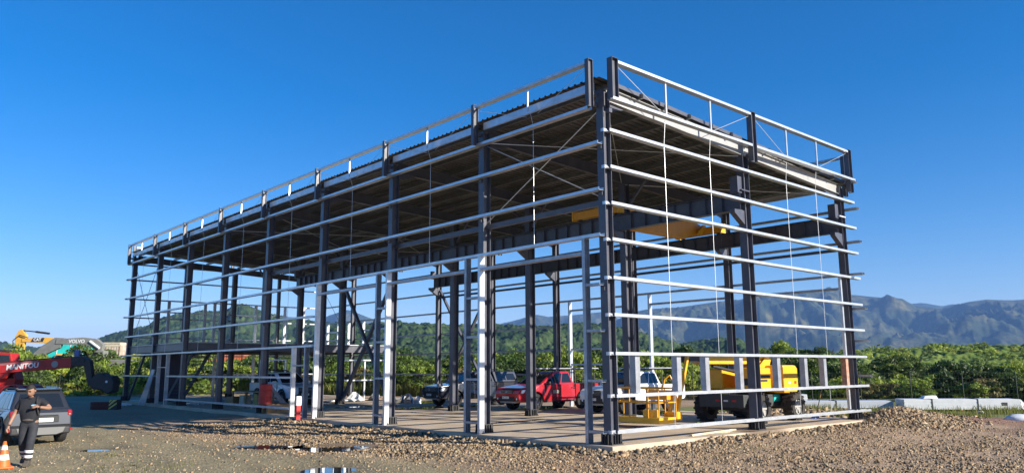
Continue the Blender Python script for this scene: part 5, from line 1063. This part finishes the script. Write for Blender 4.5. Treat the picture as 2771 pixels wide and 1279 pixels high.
for k, (x, y, s, lb) in enumerate(((20.9, -3.7, .42, 'white plastic sack slumped on the brown earth at the grass edge'), (24.4, 1.2, .16, 'small white stone at the foot of the long panel bundle'), (26.2, -.6, .18, 'small white stone under the strapped panel bundle end'))):
    mb = MB(); n = 12; r0 = random.Random(20+k); rings = []
    for j in range(5): zz = s*[0, .25, .5, .68, .72][j]; rad = s*[.9, 1.0, .8, .45, .05][j]; rings.append([(rad*(1+.2*r0.uniform(-1, 1))*math.cos(2*PI*i/n)*1.35, rad*(1+.2*r0.uniform(-1, 1))*math.sin(2*PI*i/n), zz) for i in range(n)])
    mb.add([p for g in rings for p in g], [(j*n+i, j*n+(i+1) % n, (j+1)*n+(i+1) % n, (j+1)*n+i) for j in range(4) for i in range(n)]+[tuple(range(4*n, 5*n))]); single('sack' if k == 0 else 'stone', mb, WHITEP, lb, 'sack' if k == 0 else 'stone', (x, y, float(gz(x, y))), pa, smooth=True)
# low rubble heap behind the lift
rg = np.random.default_rng(33)
sv, sf, sc_ = stones(900, lambda r, n: np.stack([18.5+r.normal(size=n)*1.6, 5.2+r.normal(size=n)*1.0], -1), .08, .28, 34)
hp = npmesh('rubble', sv+np.array((0, 0, .05)), sf, STONE); set_tint(hp, sc_); hp['kind'] = 'stuff'; tag(hp, 'low spread of broken rubble behind the yellow lift', 'rubble')
# shovel leaning
SH = thing('shovel', 'long-handled shovel leaning by the right corner column', 'shovel', (14.0, 1.4, 0))
mb = MB(); mb.cyl((0, 0, .15), (.35, -.25, 1.55), .018, n=6); obj('handle', mb, WOOD, SH); mb = MB(); mb.hexa([(-.35, -.12, .0), (0, -.12, .02), (0, .12, .02), (-.35, .12, 0), (-.3, -.1, .03), (.05, -.05, .16), (.05, .05, .16), (-.3, .1, .03)]); obj('blade', mb, BLUET, SH)
# traffic cones
def cone(label, x, y, h):
    z = float(gz(x, y)); c = thing('traffic_cone', label, 'traffic cone', (x, y, z))
    mb = MB(); mb.box((0, 0, .025), (.40, .40, .05)); obj('foot', mb, ORNG, c, bevel=.02)
    rb, rtp = .155, .03; f = lambda t_: rb+(rtp-rb)*t_
    for i, (a, b, m, nm) in enumerate(((0, .26, ORNG, 'cone_section'), (.26, .47, REFL, 'reflective_band'), (.47, .66, ORNG, 'cone_section'), (.66, .84, REFL, 'reflective_band'), (.84, 1.0, ORNG, 'cone_section'))):
        mb = MB(); pr = [(f(a), .05+h*a), (f(b), .05+h*b)]
        if b == 1.0: pr.append((0, .05+h))
        mb.lathe(pr, (0, 0, 0), (0, 0, 1), 20); obj(nm, mb, m, c, smooth=True)
cone('orange and white traffic cone standing at the feet of the walking man', -12.42, 7.6, .56)
cone('red-tipped white traffic cone standing nearest the walking man\'s boots', *at_px(48, 13.9), .62)
# ------------------------------------------------------------------ walking man
PXY = (-11.93, 7.80); pz = float(gz(*PXY))
PE = thing('person', 'man in dark polo shirt and work trousers walking, looking down, one forearm raised', 'person', (PXY[0], PXY[1], pz), math.atan2(CAM.y-PXY[1], CAM.x-PXY[0])-.22)
PE.scale = (1.085,)*3
SKIN = mat('skin', (.30, .165, .105), .55, 0, .08, 30); SHIRT = mat('polo_navy', (.010, .011, .016), .8, 0, .25, 14, bump=.25, bscale=18); TROU = mat('work_trousers', (.026, .028, .034), .85, 0, .25, 10, bump=.3, bscale=14); HAIR = mat('hair_dark', (.02, .017, .015), .8); BOOT = mat('boots', (.09, .075, .06), .85, 0, .3, 12)
# local: x towards the camera (front), y to his left (picture right), z up
def skin_obj(name, pts, edges, rad, m, parent, root=0, sub=2):
    me = bpy.data.meshes.new(name); me.from_pydata(pts, edges, []); me.materials.append(m); o = bpy.data.objects.new(name, me); COL.objects.link(o); o.parent = parent
    o.modifiers.new('skin', 'SKIN'); sl_ = me.skin_vertices
    if not sl_: 
        bpy.context.view_layer.objects.active = o
    for i, v in enumerate(me.skin_vertices[0].data):
        v.radius = rad[i] if isinstance(rad[i], tuple) else (rad[i], rad[i]); v.use_root = (i == root)
    o.modifiers['skin'].use_smooth_shade = True; s = o.modifiers.new('sub', 'SUBSURF'); s.levels = sub; s.render_levels = sub
    return o
def bake(o):
    dg = bpy.context.evaluated_depsgraph_get(); me = bpy.data.meshes.new_from_object(o.evaluated_get(dg)); m = o.data.materials[0] if o.data.materials else None
    o.modifiers.clear(); o.data = me
    return o
J = dict(pel=(0, 0, .92), waist=(.01, 0, 1.06), chest=(0.0, .0, 1.26), neckb=(.02, 0, 1.43), neck=(.06, -.005, 1.50),
    hL=(0, .10, .88), kL=(.17, .09, .50), aL=(.14, .06, .09), hR=(0, -.10, .88), kR=(.0, -.10, .48), aR=(-.26, -.08, .15),
    sL=(-.01, .19, 1.38), eL=(.06, .40, 1.22), wL=(.24, .22, 1.26), sR=(-.01, -.19, 1.38), eR=(.02, -.30, 1.11), wR=(.12, -.36, .88))
# one continuous body
names = ['pel', 'waist', 'chest', 'neckb', 'neck', 'hL', 'kL', 'aL', 'hR', 'kR', 'aR', 'sL', 'eL', 'wL', 'sR', 'eR', 'wR']
ed = [('pel', 'waist'), ('waist', 'chest'), ('chest', 'neckb'), ('neckb', 'neck'), ('pel', 'hL'), ('hL', 'kL'), ('kL', 'aL'), ('pel', 'hR'), ('hR', 'kR'), ('kR', 'aR'), ('chest', 'sL'), ('sL', 'eL'), ('eL', 'wL'), ('chest', 'sR'), ('sR', 'eR'), ('eR', 'wR')]
rad = dict(pel=(.15, .12), waist=(.155, .125), chest=(.17, .125), neckb=.075, neck=.062, hL=.095, kL=.062, aL=.042, hR=.095, kR=.062, aR=.042, sL=.075, eL=.046, wL=.032, sR=.075, eR=.046, wR=.032)
body = bake(skin_obj('body', [J[n] for n in names], [(names.index(a), names.index(b)) for a, b in ed], [rad[n] for n in names], SKIN, PE))
# shirt, trousers as slightly larger shells
sn = ['pelT', 'waist', 'chest', 'neckb', 'sL', 'mL', 'sR', 'mR']
JS = dict(J); JS['pelT'] = (0, 0, .84); JS['mL'] = tuple(Vector(J['sL']).lerp(Vector(J['eL']), .72)); JS['mR'] = tuple(Vector(J['sR']).lerp(Vector(J['eR']), .72))
rs = dict(pelT=(.185, .155), waist=(.195, .165), chest=(.20, .155), neckb=.088, sL=.095, mL=.078, sR=.095, mR=.078)
es = [('pelT', 'waist'), ('waist', 'chest'), ('chest', 'neckb'), ('chest', 'sL'), ('sL', 'mL'), ('chest', 'sR'), ('sR', 'mR')]
bake(skin_obj('shirt', [JS[n] for n in sn], [(sn.index(a), sn.index(b)) for a, b in es], [rs[n] for n in sn], SHIRT, PE))
tn = ['pel', 'waistT', 'hL', 'kL', 'aL', 'hR', 'kR', 'aR']; JT = dict(J); JT['waistT'] = (.0, 0, 1.06); rt_ = dict(pel=(.17, .14), waistT=(.165, .135), hL=.115, kL=.088, aL=.078, hR=.115, kR=.088, aR=.078)
et = [('pel', 'waistT'), ('pel', 'hL'), ('hL', 'kL'), ('kL', 'aL'), ('pel', 'hR'), ('hR', 'kR'), ('kR', 'aR')]
bake(skin_obj('trousers', [JT[n] for n in tn], [(tn.index(a), tn.index(b)) for a, b in et], [rt_[n] for n in tn], TROU, PE))
for s in ('L', 'R'):
    k, a = Vector(J['k'+s]), Vector(J['a'+s]); d = (a-k).normalized()
    for f_ in (.42, .68): mb = MB(); c = k.lerp(a, f_); mb.lathe([(.084, -.028), (.086, 0), (.084, .028)], c, d, 18); obj('reflective_band', mb, REFL, PE, smooth=True)
    sole = Vector(J['a'+s]); mb = MB(); z0 = sole.z-.09; yy = sole.y; tilt = .0 if s == 'L' else -.06
    prof = [(-.10, 0), (.20, 0), (.22, .03), (.19, .075), (.07, .11), (.04, .17), (-.08, .17), (-.11, .06)]
    mb.ext(prof, (sole.x, yy-.05, z0), (1, 0, tilt), (0, 0, 1), (0, .10, 0)); obj('boot', mb, BOOT, PE, bevel=.025, seg=3)
mb = MB(); mb.lathe([(.155, -.02), (.16, 0), (.155, .02)], (0, 0, .99), (0, 0, 1), 20)
for i, v in enumerate(mb.v): mb.v[i] = (v[0]*.98, v[1]*1.12, v[2])
obj('belt', mb, BOOT, PE, smooth=True)
mb = MB(); mb.lathe([(.085, -.02), (.092, .02), (.075, .035)], (.03, 0, 1.455), (.2, 0, 1), 18); obj('collar', mb, SHIRT, PE, smooth=True)
# head tilted down
hd = bpy.data.objects.new('head', None)
def head():
    bm_ = bmesh.new(); bmesh.ops.create_uvsphere(bm_, u_segments=28, v_segments=20, radius=1)
    for v in bm_.verts:
        x, y, z = v.co; w_ = .082*(1-.18*max(0, -z)); v.co = Vector((x*(.098 if x > 0 else .095), y*w_, z*.125))
        if z < -.2 and x > 0: v.co.x += .018*min(1, -z)
        if x > .3 and z < -.75: v.co.z *= .95
    def bumpf(c, r, a):
        c = Vector(c)
        for v in bm_.verts:
            d = (v.co-c).length
            if d < r: v.co += Vector((1, 0, 0))*a*(1-d/r)**2
    bumpf((.1, 0, -.02), .04, .045); bumpf((.098, 0, .045), .05, .010); bumpf((.09, .032, .012), .022, -.012); bumpf((.09, -.032, .012), .022, -.012); bumpf((.095, 0, -.062), .035, .012); bumpf((.09, 0, -.105), .035, .012)
    me = bpy.data.meshes.new('head'); bm_.to_mesh(me); bm_.free(); me.polygons.foreach_set('use_smooth', [True]*len(me.polygons)); me.materials.append(SKIN); return me
ho = bpy.data.objects.new('head', head()); COL.objects.link(ho); ho.parent = PE; ho.location = (.085, -.01, 1.615); ho.rotation_euler = (0, R(24), R(-14)); ho.scale = (1.03,)*3
mb = MB()
n = 24
for j in range(9):
    for i in range(n): ph = j/8*PI*.56; th = 2*PI*i/n; mb.v.append((math.sin(ph)*math.cos(th)*.107-.004, math.sin(ph)*math.sin(th)*.090, max(math.cos(ph)*.136, .074 if math.cos(th) > .25 else -1)))
for j in range(8):
    for i in range(n): mb.f.append((j*n+i, (j+1)*n+i, (j+1)*n+(i+1) % n, j*n+(i+1) % n)); mb.m.append(0)
obj('hair', mb, HAIR, ho, smooth=True)
for s in (-1, 1):
    mb = MB(); mb.lathe([(0, .012), (.02, .01), (.026, 0), (.02, -.008)], (-.005, s*.086, -.01), (0, s, 0), 12); e_ = obj('ear', mb, SKIN, ho, smooth=True); e_.scale = (1, 1, 1)
    mb = MB(); mb.box((.094, s*.033, .012), (.012, .028, .007)); obj('eye', mb, HAIR, ho); mb = MB(); mb.box((.099, s*.034, .034), (.012, .042, .008)); obj('eyebrow', mb, HAIR, ho)
mb = MB(); mb.box((.108, 0, -.066), (.008, .046, .008)); obj('mouth', mb, mat('lips', (.22, .08, .065), .6), ho)
# hands: palm and five fingers each
def hand(wrist, d, palm_n, curl, nm='hand'):
    d = Vector(d).normalized(); pn = Vector(palm_n); pn = (pn-d*pn.dot(d)).normalized(); sd = d.cross(pn); w0 = Vector(wrist)
    pts = [w0, w0+d*.05, w0+d*.09]; ed_ = [(0, 1), (1, 2)]; rd = [.028, (.036, .02), (.038, .017)]
    for k, (off, ln) in enumerate(((-.030, .062), (-.010, .074), (.011, .070), (.030, .054))):
        b = len(pts); base = w0+d*.092+sd*off; p1 = base+(d*math.cos(curl*.5)+pn*math.sin(curl*.5))*ln*.45; p2 = p1+(d*math.cos(curl)+pn*math.sin(curl))*ln*.33; p3 = p2+(d*math.cos(curl*1.6)+pn*math.sin(curl*1.6))*ln*.27
        pts += [base, p1, p2, p3]; ed_ += [(2, b), (b, b+1), (b+1, b+2), (b+2, b+3)]; rd += [.0105, .0095, .009, .008]
    b = len(pts); t0 = w0+d*.035-sd*.03; t1 = t0-sd*.03+d*.03+pn*.012; t2 = t1+d*.03+pn*.015; pts += [t0, t1, t2]; ed_ += [(1, b), (b, b+1), (b+1, b+2)]; rd += [.013, .011, .009]
    return bake(skin_obj(nm, [tuple(p) for p in pts], ed_, rd, SKIN, PE, 0, 1))
hand(J['wL'], (.5, -.75, .15), (-.6, -.2, -.6), .9); hand(J['wR'], (.25, -.2, -.9), (.2, 1, 0), .5)
mb = MB(); mb.ext([(-.055, -.012), (.05, -.012), (.055, .018), (-.03, .014)], (.163, .085, 1.30), (0, 1, 0), (0, 0, 1), (.006, 0, 0)); obj('shirt_logo', mb, mat('logo_blue', (.25, .55, .75), .6), PE)
# jacket strap over the shoulder
mb = MB(); mb.tube([(.10, .13, 1.43), (.165, .15, 1.33), (.165, .17, 1.22), (.13, .19, 1.10)], .022, n=6); mb.tube([(-.02, .12, 1.47), (.10, .13, 1.43)], .024, n=6); obj('lanyard', mb, BLACK, PE)
# ------------------------------------------------------------------ haze
hm = bpy.data.materials.new('haze_air'); hm.use_nodes = True; t = hm.node_tree
for n in list(t.nodes):
    if n.type == 'BSDF_PRINCIPLED': t.nodes.remove(n)
pv = t.nodes.new('ShaderNodeVolumePrincipled'); pv.inputs['Color'].default_value = (0.27, 0.51, 1.0, 1); pv.inputs['Density'].default_value = 7.2e-5; pv.inputs['Anisotropy'].default_value = 0.0
t.links.new(pv.outputs[0], t.nodes['Material Output'].inputs['Volume'])
mb = MB(); mb.bb((-14000, -14000, -42), (14000, 14000, 620)); hz = obj('haze', mb, hm); hz['kind'] = 'stuff'; tag(hz, 'thin bluish haze in the air in front of the far mountains', 'haze')
